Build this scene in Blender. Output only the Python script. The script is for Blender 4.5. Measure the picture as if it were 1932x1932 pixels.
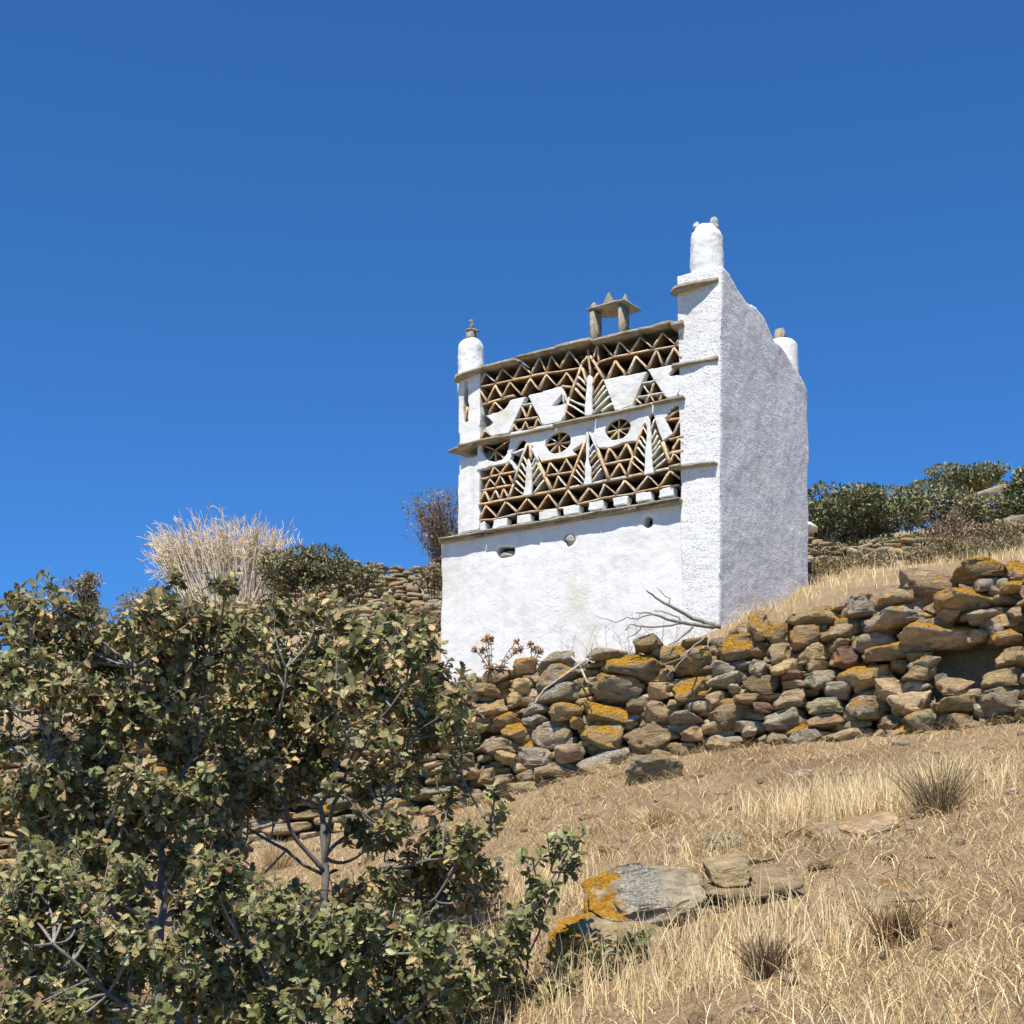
import bpy, bmesh, math, random
import numpy as np
from mathutils import Vector, Matrix, noise as mnoise
from mathutils.geometry import tessellate_polygon
random.seed(7); RNG = np.random.default_rng(11)
SC = bpy.context.scene
COL = SC.collection
for o in list(bpy.data.objects): bpy.data.objects.remove(o)

# ------------------------------------------------------------------ camera, sky, sun, exposure
FPX, PITCH, HOR, IMG = 3000.0, math.radians(8), 1850.0, 1932.0
CYP = HOR - FPX*math.tan(PITCH)
TH = math.radians(31)                      # how far the dovecote is turned
cam_d = bpy.data.cameras.new('camera'); cam = bpy.data.objects.new('camera', cam_d); COL.objects.link(cam)
cam_d.sensor_width = 36; cam_d.lens = FPX/IMG*36; cam_d.shift_y = (CYP-IMG/2)/IMG
cam_d.clip_start = .1; cam_d.clip_end = 2000
cam.location = (0, 0, 0); cam.rotation_euler = (math.pi/2+PITCH, 0, 0)
SC.camera = cam
SUN_EL = math.radians(60); SUN_OFF = math.radians(15.5)
hN = Vector((-math.sin(TH), -math.cos(TH), 0)); hU = Vector((math.cos(TH), -math.sin(TH), 0))
hdir = hN*math.cos(SUN_OFF)+hU*math.sin(SUN_OFF)
to_sun = Vector((hdir.x*math.cos(SUN_EL), hdir.y*math.cos(SUN_EL), math.sin(SUN_EL)))
sd = bpy.data.lights.new('sun', 'SUN'); sd.energy = 4.9; sd.angle = math.radians(.5); sd.color = (1, .93, .82)
sun = bpy.data.objects.new('sun', sd); COL.objects.link(sun)
sun.rotation_euler = to_sun.to_track_quat('Z', 'Y').to_euler(); sun.location = (0, 0, 40)
w = bpy.data.worlds.new('World'); SC.world = w; w.use_nodes = True
wn = w.node_tree.nodes; wl = w.node_tree.links; wn.clear()
wo = wn.new('ShaderNodeOutputWorld'); wb = wn.new('ShaderNodeBackground'); sky = wn.new('ShaderNodeTexSky')
sky.sky_type = 'NISHITA'; sky.sun_disc = False; sky.sun_elevation = SUN_EL
sky.sun_rotation = math.atan2(to_sun.x, to_sun.y)
sky.altitude = 2000; sky.air_density = 1.0; sky.dust_density = 0.0; sky.ozone_density = 10.0
hs = wn.new('ShaderNodeMix'); hs.data_type = 'RGBA'; hs.blend_type = 'MULTIPLY'; hs.inputs[0].default_value = 1
hs.inputs[7].default_value = (.40, .75, .95, 1)          # clear, deep Aegean blue
wl.new(sky.outputs[0], hs.inputs[6]); wl.new(hs.outputs[2], wb.inputs[0]); wb.inputs[1].default_value = .122
wl.new(wb.outputs[0], wo.inputs[0])
SC.view_settings.view_transform = 'Standard'; SC.view_settings.look = 'None'
SC.view_settings.gamma = 1; SC.view_settings.use_curve_mapping = False; SC.view_settings.exposure = 0.55

# ------------------------------------------------------------------ helpers
Fv = Vector((0, math.cos(PITCH), math.sin(PITCH))); Uv = Vector((0, -math.sin(PITCH), math.cos(PITCH)))
def ray(px, py):
    return Fv + Vector((1, 0, 0))*((px-966)/FPX) + Uv*((CYP-py)/FPX)
def at(px, py, Y):
    d = ray(px, py); return d*(Y/d.y)
def vn3(p, seed=0):                         # value noise on an (n,3) array, -1..1
    p = np.asarray(p, float); i = np.floor(p).astype(np.int64); f = p-i; f = f*f*(3-2*f)
    def h(a, b, c):
        n = (a*374761393+b*668265263+c*1274126177+seed*974711) & 0xffffffff
        n = ((n ^ (n >> 13))*1274126177) & 0xffffffff
        return ((n ^ (n >> 16)) & 0xffff)/32767.5-1
    r = 0
    for dx in (0, 1):
        for dy in (0, 1):
            for dz in (0, 1):
                wgt = (f[:, 0] if dx else 1-f[:, 0])*(f[:, 1] if dy else 1-f[:, 1])*(f[:, 2] if dz else 1-f[:, 2])
                r = r+wgt*h(i[:, 0]+dx, i[:, 1]+dy, i[:, 2]+dz)
    return r
def vn2(x, y, s=1., seed=0):
    x = np.asarray(x, float).ravel(); y = np.asarray(y, float).ravel()
    return vn3(np.stack([x*s, y*s, np.zeros_like(x)+.5], 1), seed)

def mesh_np(name, V, faces, mat, parent=None, tint=None, smooth=True, loops=None, extra=None):
    """V (n,3); faces list of tuples, or loops=(flat indices, counts)"""
    me = bpy.data.meshes.new(name)
    V = np.asarray(V, dtype=np.float32)
    if loops is None:
        flat = np.fromiter((i for f in faces for i in f), dtype=np.int32); cnt = np.fromiter((len(f) for f in faces), dtype=np.int32)
    else: flat, cnt = loops
    me.vertices.add(len(V)); me.vertices.foreach_set('co', V.ravel())
    me.loops.add(len(flat)); me.loops.foreach_set('vertex_index', flat.astype(np.int32))
    me.polygons.add(len(cnt)); st = np.concatenate([[0], np.cumsum(cnt)[:-1]]).astype(np.int32)
    me.polygons.foreach_set('loop_start', st); me.polygons.foreach_set('loop_total', cnt.astype(np.int32))
    me.update(calc_edges=True)
    if smooth: me.polygons.foreach_set('use_smooth', np.ones(len(cnt), dtype=bool))
    for nm, arr in (('tint', tint), ('lich', extra)):
        if arr is not None:
            a = me.attributes.new(nm, 'FLOAT_COLOR', 'POINT')
            arr = np.asarray(arr, dtype=np.float32)
            if arr.shape[1] == 3: arr = np.concatenate([arr, np.ones((len(arr), 1), np.float32)], 1)
            a.data.foreach_set('color', arr.ravel())
    me.materials.append(mat)
    o = bpy.data.objects.new(name, me); COL.objects.link(o)
    if parent: o.parent = parent
    return o
class MB:
    def __init__(s): s.v = []; s.f = []; s.t = []; s.e = []
    def add(s, vs, fs, tint=None, ex=None):
        b = len(s.v); s.v += [tuple(v) for v in vs]; s.f += [tuple(i+b for i in f) for f in fs]
        s.t += [tint or (1, 1, 1)]*len(vs); s.e += [ex or (0, 0, 0)]*len(vs)
    def build(s, name, mat, parent=None, smooth=False):
        return mesh_np(name, s.v, s.f, mat, parent, tint=s.t, smooth=smooth, extra=s.e)
    def prism(s, poly, a, b, tint=None, ex=None, jit=0):   # poly: 3-D points of one face, extruded a->b along given vectors
        n = len(poly); A = [Vector(p)+Vector(a) for p in poly]; B = [Vector(p)+Vector(b) for p in poly]
        if jit: A = [v+Vector((random.uniform(-jit, jit) for _ in range(3))) for v in A]; B = [v+Vector((random.uniform(-jit, jit) for _ in range(3))) for v in B]
        s.add(A+B, [tuple(range(n)), tuple(range(2*n-1, n-1, -1))]+[(i, n+i, n+(i+1) % n, (i+1) % n) for i in range(n)], tint, ex)
    def tube(s, pts, rad, n=6, tint=None, ex=None, cap=True):
        pts = [Vector(p) for p in pts]; rings = []; up = Vector((.31, .2, .93))
        if not hasattr(rad, '__len__'): rad = [rad]*len(pts)
        for i, p in enumerate(pts):
            d = (pts[min(i+1, len(pts)-1)]-pts[max(i-1, 0)]).normalized()
            x = d.cross(up)
            if x.length < .05: x = d.cross(Vector((1, 0, 0)))
            x.normalize(); y = d.cross(x)
            rings.append([p+(x*math.cos(2*math.pi*k/n)+y*math.sin(2*math.pi*k/n))*rad[i] for k in range(n)])
        vs = [v for r in rings for v in r]; fs = []
        for i in range(len(pts)-1):
            for k in range(n):
                fs.append((i*n+k, i*n+(k+1) % n, (i+1)*n+(k+1) % n, (i+1)*n+k))
        if cap: fs += [tuple(range(n-1, -1, -1)), tuple(range((len(pts)-1)*n, len(pts)*n))]
        s.add(vs, fs, tint, ex)
def empty(name, loc=(0, 0, 0), rz=0):
    o = bpy.data.objects.new(name, None); COL.objects.link(o); o.location = loc; o.rotation_euler = (0, 0, rz); o.empty_display_size = .2
    return o
def tag(o, label=None, cat=None, group=None, kind=None):
    if label: o['label'] = label
    if cat: o['category'] = cat
    if group: o['group'] = group
    if kind: o['kind'] = kind
    return o
def rough(o, voxel, strength, scale, strength2=0, scale2=.5):     # hand-made surface: remesh + lumps
    m = o.modifiers.new('remesh', 'REMESH'); m.mode = 'VOXEL'; m.voxel_size = voxel; m.use_smooth_shade = True
    for k, (st, scl) in enumerate(((strength, scale), (strength2, scale2))):
        if not st: continue
        t = bpy.data.textures.new('lumps', 'CLOUDS'); t.noise_scale = scl; t.noise_depth = 2
        d = o.modifiers.new('lumps', 'DISPLACE'); d.texture = t; d.strength = st; d.mid_level = .5; d.texture_coords = 'LOCAL'
    return o

# ------------------------------------------------------------------ materials
class NT:
    def __init__(s, name):
        s.m = bpy.data.materials.new(name); s.m.use_nodes = True; s.t = s.m.node_tree; s.t.nodes.clear()
        s.out = s.n('ShaderNodeOutputMaterial'); s.b = s.n('ShaderNodeBsdfPrincipled'); s.l(s.b.outputs[0], s.out.inputs[0])
        s.b.inputs['Roughness'].default_value = .9; s.b.inputs['Specular IOR Level'].default_value = .15
        s.tc = s.n('ShaderNodeTexCoord')
    def n(s, t): return s.t.nodes.new(t)
    def l(s, a, b): s.t.links.new(a, b)
    def noise(s, scale, detail=4, rough=.55, co='Object', stretch=None, dist=0):
        x = s.n('ShaderNodeTexNoise'); x.inputs['Scale'].default_value = scale; x.inputs['Detail'].default_value = detail
        x.inputs['Roughness'].default_value = rough; x.inputs['Distortion'].default_value = dist
        c = s.tc.outputs[co]
        if stretch:
            mp = s.n('ShaderNodeMapping'); mp.inputs['Scale'].default_value = stretch; s.l(c, mp.inputs[0]); c = mp.outputs[0]
        s.l(c, x.inputs['Vector']); return x.outputs['Fac']
    def ramp(s, fac, stops):
        r = s.n('ShaderNodeValToRGB'); e = r.color_ramp.elements
        while len(e) > 1: e.remove(e[-1])
        for i, (p, c) in enumerate(stops):
            if not hasattr(c, '__len__'): c = (c, c, c)
            if i == 0: e[0].position = p; e[0].color = (*c, 1)
            else: x = e.new(p); x.color = (*c, 1)
        s.l(fac, r.inputs[0]); return r.outputs[0]
    def mix(s, fac, a, b, mode='MIX'):
        m = s.n('ShaderNodeMix'); m.data_type = 'RGBA'; m.blend_type = mode; m.clamp_factor = True
        for v, k in ((fac, 0), (a, 6), (b, 7)):
            if hasattr(v, 'is_linked'): s.l(v, m.inputs[k])
            elif k == 0: m.inputs[0].default_value = v
            else: m.inputs[k].default_value = (*v, 1) if hasattr(v, '__len__') else (v, v, v, 1)
        return m.outputs[2]
    def math(s, op, a, b=0.):
        m = s.n('ShaderNodeMath'); m.operation = op
        for v, k in ((a, 0), (b, 1)):
            if hasattr(v, 'is_linked'): s.l(v, m.inputs[k])
            else: m.inputs[k].default_value = v
        return m.outputs[0]
    def attr(s, name):
        a = s.n('ShaderNodeAttribute'); a.attribute_name = name; return a.outputs['Color']
    def sep(s, c):
        x = s.n('ShaderNodeSeparateColor'); s.l(c, x.inputs[0]); return x.outputs
    def col(s, c): s.l(c, s.b.inputs['Base Color'])
    def bump(s, h, dist, strength=1.0):
        b = s.n('ShaderNodeBump'); b.inputs['Strength'].default_value = strength; b.inputs['Distance'].default_value = dist
        s.l(h, b.inputs['Height']); s.l(b.outputs[0], s.b.inputs['Normal']); return b

def plaster(name, bumpd, stretch=(1, 1, 1), stain=.5, base=(.68, .68, .665), speck=0):
    t = NT(name)
    st = t.ramp(t.noise(1.3, 5, .6), [(.52, 0), (.75, stain)])
    c = t.mix(st, base, (.50, .43, .31))
    c = t.mix(t.ramp(t.noise(11, 3, .6), [(.66, 0), (.72, .35*stain)]), c, (.38, .35, .30))
    c = t.mix(t.ramp(t.noise(2.2, 6, .65, stretch=(3.2, 3.2, .3)), [(.5, 0), (.72, .5*stain)]), c, (.47, .44, .385))
    c = t.mix(t.ramp(t.noise(.7, 6, .6, dist=.8), [(.5, 0), (.62, .22)]), c, (.58, .575, .56))
    t.col(c)
    h = t.math('ADD', t.noise(7, 4, .6, stretch=stretch), t.math('MULTIPLY', t.noise(26, 3, .6, stretch=stretch), .5))
    ridge = t.math('ABSOLUTE', t.math('SUBTRACT', t.noise(2.6, 3, .5, dist=1.4), .5))          # trowel ridges
    h = t.math('ADD', h, t.math('MULTIPLY', t.math('MULTIPLY', t.ramp(ridge, [(0, 1), (.03, 0)]), t.ramp(t.noise(1.1, 3, .5), [(.45, 0), (.65, 1)])), .22))
    if speck: h = t.math('ADD', h, t.math('MULTIPLY', t.ramp(t.noise(30, 2, .5, stretch=(1, .7, .7), dist=.8), [(.55, 0), (.68, 1)]), speck))
    t.bump(h, bumpd, .9)
    return t.m
M_PL = plaster('plaster_smooth', .012, stain=.6)
M_PLR = plaster('plaster_trowelled', .016, (.8, .8, 1.5), .35, speck=.45)
M_PLP = plaster('plaster_panel', .012, stain=.9)
M_TUR = plaster('plaster_turret', .012, stain=.3)

def stone_mat(name, use_attr=True, base=(.3, .25, .17), lich=1.0, sc=1.0):
    t = NT(name)
    if use_attr: b = t.attr('tint'); lo, lg, _ = t.sep(t.attr('lich'))
    else: b = base
    strat = t.noise(9*sc, 7, .72, stretch=(1, 1, 2.4), dist=.9)
    c = t.mix(1.0, b, t.ramp(strat, [(.28, .42), (.5, .95), (.72, 1.35)]), 'MULTIPLY')
    c = t.mix(t.ramp(t.noise(3*sc, 4), [(.45, 0), (.7, .5)]), c, (.22, .17, .1))
    if use_attr:
        geo = t.n('ShaderNodeNewGeometry'); sx = t.n('ShaderNodeSeparateXYZ'); t.l(geo.outputs['Normal'], sx.inputs[0])
        up = t.ramp(t.math('MULTIPLY_ADD', sx.outputs[2], .5), [(.0, 0), (.55, 1)]) if False else t.ramp(t.math('ADD', t.math('MULTIPLY', sx.outputs[2], .5), .5), [(.38, 0), (.72, 1)])
        # grey crustose lichen
        ng = t.math('ADD', t.noise(14*sc, 6, .75), t.math('MULTIPLY', lg, .34))
        fg = t.math('MULTIPLY', t.ramp(ng, [(.60, 0), (.68, .85)]), t.math('MULTIPLY', t.ramp(lg, [(.02, 0), (.1, 1)]), t.ramp(sx.outputs[2], [(-.15, .2), (.25, 1)])))
        c = t.mix(fg, c, t.ramp(t.noise(60*sc, 3), [(.35, (.13, .125, .10)), (.5, (.42, .40, .34)), (.7, (.72, .70, .62))]))
        no = t.math('ADD', t.noise(5*sc, 7, .72), t.math('MULTIPLY', lo, .44))
        fo = t.math('MULTIPLY', t.math('MULTIPLY', t.ramp(no, [(.64, 0), (.71, .96)]), t.ramp(lo, [(.02, 0), (.1, 1)])), up)
        c = t.mix(fo, c, t.ramp(t.noise(45*sc, 4, .7), [(.3, (.22, .085, .008)), (.5, (.56, .27, .012)), (.72, (.72, .45, .06))]))
    t.col(c)
    h = t.math('ADD', t.math('MULTIPLY', strat, 1.0), t.math('MULTIPLY', t.noise(38*sc, 5, .7), .55))
    t.bump(h, .075/sc)
    t.b.inputs['Roughness'].default_value = .85
    return t.m
M_ST = stone_mat('schist_stone')
M_SLATE = stone_mat('slate_slab', False, (.54, .47, .35), sc=1.6)
t = NT('slate_strip')
c = t.mix(1.0, t.attr('tint'), t.ramp(t.noise(14, 5, .7), [(.3, .6), (.7, 1.3)]), 'MULTIPLY'); t.col(c); t.bump(t.noise(40, 4), .012)
M_STRIP = t.m
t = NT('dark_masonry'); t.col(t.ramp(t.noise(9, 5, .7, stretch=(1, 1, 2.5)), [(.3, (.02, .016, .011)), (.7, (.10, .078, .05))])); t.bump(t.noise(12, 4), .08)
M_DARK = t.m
t = NT('dry_soil')
n1 = t.noise(.9, 8, .62); n2 = t.noise(7, 7, .7); n3 = t.noise(70, 4, .7)
c = t.mix(t.ramp(n2, [(.3, 0), (.7, 1)]), (.50, .345, .185), (.70, .51, .29))
c = t.mix(t.ramp(n1, [(.4, 0), (.65, .75)]), c, (.56, .415, .26))
c = t.mix(t.ramp(t.noise(.55, 6, .65, dist=.5), [(.48, 0), (.62, .7)]), c, (.36, .235, .135))
c = t.mix(t.ramp(n3, [(.46, 0), (.66, .8)]), c, (.17, .11, .06))
c = t.mix(t.ramp(t.noise(110, 3, .6), [(.62, 0), (.70, .8)]), c, (.72, .60, .42))
t.col(c); t.bump(t.math('ADD', n2, t.math('MULTIPLY', n3, .35)), .12)
M_SOIL = t.m
def vcol(name, rough_=.8, trans=0, spec=.15, nz=0):
    t = NT(name); c = t.attr('tint')
    if nz: c = t.mix(1.0, c, t.ramp(t.noise(nz, 4, .6), [(.3, .65), (.7, 1.3)]), 'MULTIPLY')
    t.col(c); t.b.inputs['Roughness'].default_value = rough_; t.b.inputs['Specular IOR Level'].default_value = spec
    if trans:
        tr = t.n('ShaderNodeBsdfTranslucent'); t.l(c, tr.inputs[0]); mx = t.n('ShaderNodeMixShader'); mx.inputs[0].default_value = trans
        t.l(t.b.outputs[0], mx.inputs[1]); t.l(tr.outputs[0], mx.inputs[2]); t.l(mx.outputs[0], t.out.inputs[0])
    return t.m
M_LEAF = vcol('oak_leaf', .62, .18, .18, 30)
M_GRASS = vcol('dry_grass', .8, .2)
M_SHRUB = vcol('shrub_leaf', .55, .12, .3)
M_BARK = vcol('bark', .85, 0, .15, 25)

# ------------------------------------------------------------------ terrain
WP = [(-300, 1680, 1400, 18.6), (0, 1650, 1345, 18.2), (500, 1597, 1320, 17.7), (800, 1535, 1285, 17.25), (955, 1508, 1262, 17.0), (1094, 1464, 1238, 16.7), (1190, 1440, 1222, 16.5), (1360, 1418, 1190, 16.1),
      (1490, 1402, 1152, 15.8), (1660, 1388, 1114, 15.3), (1803, 1374, 1068, 14.85), (1932, 1361, 1055, 14.5), (2200, 1340, 1010, 13.8)]
_wx = []; _wy = []; _wb = []; _wt = []
for px, pb, pt, Y in WP:
    p = at(px, pb, Y); q = at(px, pt, Y+.22); _wx.append(p.x); _wy.append(Y); _wb.append(p.z); _wt.append(q.z)
_wx = [-60]+_wx+[40]; _wy = [_wy[0]+5]+_wy+[6]; _wb = [_wb[0]-3]+_wb+[_wb[-1]+1.5]; _wt = [_wt[0]-3]+_wt+[_wt[-1]+2]
yw = lambda x: np.interp(x, _wx, _wy); zb_ = lambda x: np.interp(x, _wx, _wb); zt_ = lambda x: np.interp(x, _wx, _wt)
CR = [(-1200, 1420), (0, 1235), (300, 1158), (560, 1112), (830, 1092), (1200, 1075), (1520, 1030), (1932, 975), (3000, 850)]
CY_ = 36.
_cx = []; _cz = []
for px, py in CR:
    p = at(px, py, CY_); _cx.append(p.x); _cz.append(p.z)
_cx = [-80]+_cx+[90]; _cz = [_cz[0]-6]+_cz+[_cz[-1]+8]
def ground(x, y, detail=True):
    x = np.asarray(x, float); y = np.asarray(y, float); sh = x.shape; x = x.ravel(); y = y.ravel()
    W = yw(x); zb = zb_(x); zt = zt_(x)
    low = zb-.235*np.maximum(W-y, -.1)
    low = np.where(y < 3, low+.0*(3-y), low)
    W2 = W+.87
    s2 = np.interp(x, [-6, -1, 1, 2.6, 6], [.17, .17, .21, .25, .25])
    mid = zt-.04+s2*(y-W2)
    zc = np.interp(x, _cx, _cz); z22 = zt-.04+s2*(22-W2)
    k = np.clip((y-22)/(CY_-22), 0, 1)
    up = np.where(y < 22, mid, z22+(zc-z22)*(k*.8+.2*k*k*(3-2*k)))
    up = np.where(y > CY_, zc-.10*(y-CY_)-.002*np.clip(y-CY_, 0, 60)**2, up)
    tt = np.clip((y-W-.62)/.25, 0, 1)
    z = low*(1-tt)+up*tt
    z = np.where(y-W < .62, low, z)
    if detail:
        nz = .10*vn2(x, y, .55, 3)+.05*vn2(x, y, 1.7, 4)+.022*vn2(x, y, 5, 5)
        z = z+nz*np.where(np.abs(y-W-.4) < .7, .35, 1)
    return z.reshape(sh)
def gz(x, y): return float(ground(np.array([x]), np.array([y]))[0])
def gpix(px, py, lo=4., hi=34.):             # where the view through a pixel first meets the ground
    d = ray(px, py); Ys = np.arange(lo, hi, .02); xs = d.x/d.y*Ys; zs = d.z/d.y*Ys
    h = ground(xs, Ys)-zs; k = np.argmax(h > 0) if (h > 0).any() else len(Ys)-1
    return Vector((xs[k], Ys[k], float(ground(xs[k:k+1], Ys[k:k+1])[0])))
ax = np.concatenate([np.linspace(-150, -14, 28), np.arange(-13, -5.4, .3), np.arange(-5.2, 8.6, .085), np.arange(8.8, 16, .3), np.linspace(17, 150, 28)])
ay = np.concatenate([np.linspace(-60, 0, 14), np.arange(.5, 4, .25), np.arange(4, 24, .085), np.arange(24.2, 42, .25), np.linspace(43, 260, 40)])
GX, GY = np.meshgrid(ax, ay); GZ = ground(GX, GY)
nx, ny = len(ax), len(ay)
ii = np.arange(nx*ny).reshape(ny, nx)
quads = np.stack([ii[:-1, :-1], ii[:-1, 1:], ii[1:, 1:], ii[1:, :-1]], -1).reshape(-1, 4)
g = mesh_np('ground', np.stack([GX.ravel(), GY.ravel(), GZ.ravel()], 1), None, M_SOIL, loops=(quads.ravel(), np.full(len(quads), 4)))
tag(g, 'dry earthen hillside with terraces, sloping up to the white tower', 'hillside', kind='structure')

# ------------------------------------------------------------------ dovecote
O = at(1352, 1165, 20.0)
DV = empty('dovecote', O, -TH)
tag(DV, 'whitewashed stone dovecote tower with triangle slate lattice and corner turrets', 'dovecote')
MI = Matrix.Rotation(TH, 3, 'Z')
def F(px, py, y0=0.):                       # pixel -> (x, z) on the facade plane local y=y0
    o = MI @ (-O); d = MI @ ray(px, py); s = (y0-o.y)/d.y; p = o+d*s; return p.x, p.z
def S(px, py, x0=0.):                       # pixel -> (y, z) on the side plane local x=x0
    o = MI @ (-O); d = MI @ ray(px, py); s = (x0-o.x)/d.x; p = o+d*s; return p.y, p.z
def z1(x, y, y0=0.): return F((1250+x/1.68)*.644, (600+y/1.68)*.644, y0)
def z3(x, y): return F((1330+x/2.6833)*.644, (1000+y/2.6833)*.644)
def z4(x, y): return F((1330+x/2.6833)*.644, (1250+y/2.6833)*.644)
def rag(loop, step=.08, j=.006):            # a hand-plastered outline: subdivide and waver
    out = []; n = len(loop)
    for i in range(n):
        a = Vector(loop[i]); b = Vector(loop[(i+1) % n]); k = max(1, int((b-a).length/step))
        for q in range(k):
            p = a.lerp(b, q/k); out.append((p.x+random.uniform(-j, j), p.y+random.uniform(-j, j)))
    return out
def plate(mb, outer, holes, y0, t, jit=.006, step=.09, tint=None):
    loops = [rag(outer, step, jit)]+[rag(h, step, jit) for h in holes]
    tri = tessellate_polygon([[Vector((p[0], p[1], 0)) for p in l] for l in loops])
    pts = [p for l in loops for p in l]; n = len(pts)
    vs = [(p[0], y0, p[1]) for p in pts]+[(p[0], y0+t, p[1]) for p in pts]
    fs = []
    for a, b, c in tri:
        pa, pb, pc = pts[a], pts[b], pts[c]
        if (pb[0]-pa[0])*(pc[1]-pa[1])-(pb[1]-pa[1])*(pc[0]-pa[0]) < 0: b, c = c, b
        fs.append((a, b, c)); fs.append((n+a, n+c, n+b))
    base = 0
    for k, l in enumerate(loops):
        m = len(l); area = sum(l[i][0]*l[(i+1) % m][1]-l[(i+1) % m][0]*l[i][1] for i in range(m))
        flip = (area > 0) == (k > 0)
        for i in range(m):
            p, q = base+i, base+(i+1) % m
            fs.append((p, n+p, n+q, q) if not flip else (q, n+q, n+p, p))
        base += m
    mb.add(vs, fs, tint)
def ptsF(l): return [F(*p) for p in l]
ZB = -1.6                                    # footing depth
DEP = 3.02
# corner pillar and side wall: one thick wall whose top sweeps down towards the back
side_px = [(1363, 525), (1372, 549), (1390, 575), (1407, 583), (1423, 602), (1432, 622), (1444, 648), (1456, 656), (1473, 680), (1499, 725), (1508, 748)]
prof = [S(*p) for p in side_px]
zt_front = prof[0][1]
yb = S(1512, 900)[0]
prof = [(0, zt_front), (.30, zt_front-.02)]+[(max(p[0], .34), p[1]) for p in prof[1:] if p[0] > .34]
prof[-1] = (yb, prof[-1][1]); prof += [(yb+.05, ZB), (0, ZB)]
uL = F(1281, 800)[0]
kl = (F(1361, 545)[0]-0)/(F(1361, 545)[1])   # slight outward lean of the corner
mb = MB(); tri = tessellate_polygon([[Vector((p[0], p[1], 0)) for p in prof]]); n = len(prof)
vs = [(max(p[1], 0)*kl, p[0], p[1]) for p in prof]+[(uL, p[0], p[1]) for p in prof]
fs = [t_ for t_ in tri]+[tuple(n+i for i in t_[::-1]) for t_ in tri]+[(i, n+i, n+(i+1) % n, (i+1) % n) for i in range(n)]
mb.add(vs, fs)
o = mb.build('side_wall', M_PLR, DV); bm = bmesh.new(); bm.from_mesh(o.data); bmesh.ops.recalc_face_normals(bm, faces=bm.faces); bm.to_mesh(o.data); bm.free()
rough(o, .028, .012, .12, .04, .7)
# lower wall (three beam holes)
lw_top_l = F(832, 1016); lw_top_r = F(1279, 938)
def hole(zs): return [F((1250+x/1.68)*.644, (1250+y/1.68)*.644) for x, y in zs]
h1 = hole([(343, 592), (425, 586), (428, 632), (362, 646), (345, 640)]); h2 = hole([(672, 540), (690, 528), (712, 528), (728, 542), (730, 562), (712, 580), (688, 580), (672, 565)]); h3 = hole([(1066, 438), (1108, 438), (1108, 498), (1064, 500)])
mb = MB(); plate(mb, [(F(829, 1250)[0]-.01, ZB), (uL+.04, ZB), (uL+.04, lw_top_r[1]), (lw_top_l[0], lw_top_l[1])], [h1, h2, h3], .012, .2)
o = rough(mb.build('base_wall', M_PL, DV), .025, .018, .22, .05, 1.1)
mb = MB()                                    # left and rear walls
xl = F(829, 1250)[0]; zl = lw_top_l[1]
zr = z1(225, 815)[1]
xl2 = F(868, 900)[0]
plate_side = [(.37, ZB), (DEP, ZB), (DEP, zl), (.37, zl)]
mb.prism([(xl, y, z) for y, z in plate_side], (0, 0, 0), (.35, 0, 0))
mb.prism([(xl2, y, z) for y, z in [(.3, zl), (DEP, zl), (DEP, zr-.1), (.3, zr-.05)]], (.03, 0, 0), (.36, 0, 0))
mb.prism([(x, DEP, z) for x, z in [(xl+.36, ZB), (uL, ZB), (uL, zr-.1), (xl+.36, zr-.1)]], (0, -.3, 0), (0, -.01, 0))
mb.build('rear_wall', M_PL, DV)
# beam hole fill stones
mb = MB()
def lump(mb, c, r, tint, ex=(0, 0, 0), seed=0, sub=2, cut=3):
    bm = bmesh.new(); bmesh.ops.create_icosphere(bm, subdivisions=sub, radius=1)
    V = np.array([v.co[:] for v in bm.verts]); fs = [tuple(v.index for v in f.verts) for f in bm.faces]; bm.free()
    rg = np.random.default_rng(seed)
    for _ in range(cut):
        nn = rg.normal(size=3); nn /= np.linalg.norm(nn); dd = rg.uniform(.55, .8); s_ = V @ nn
        V = V-np.outer(np.clip(s_-dd, 0, None), nn)*.95
    V = V*(1+.16*vn3(V*2.1+seed*7.3)[:, None])
    V = V*np.array(r)+np.array(c); mb.add(V, fs, tint, ex)
cx, cz = h1[0][0]*.5+h1[2][0]*.5, h1[2][1]; lump(mb, (cx, .12, cz+.04), (.16, .1, .055), (.7, .67, .6), seed=3); mb.build('hole_stone', M_ST, DV, True); mb = MB()
cx = sum(p[0] for p in h2)/8; cz = sum(p[1] for p in h2)/8; lump(mb, (cx+.01, .08, cz), (.085, .12, .10), (.72, .7, .66), seed=4)
mb.build('hole_stone', M_ST, DV, True)
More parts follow.
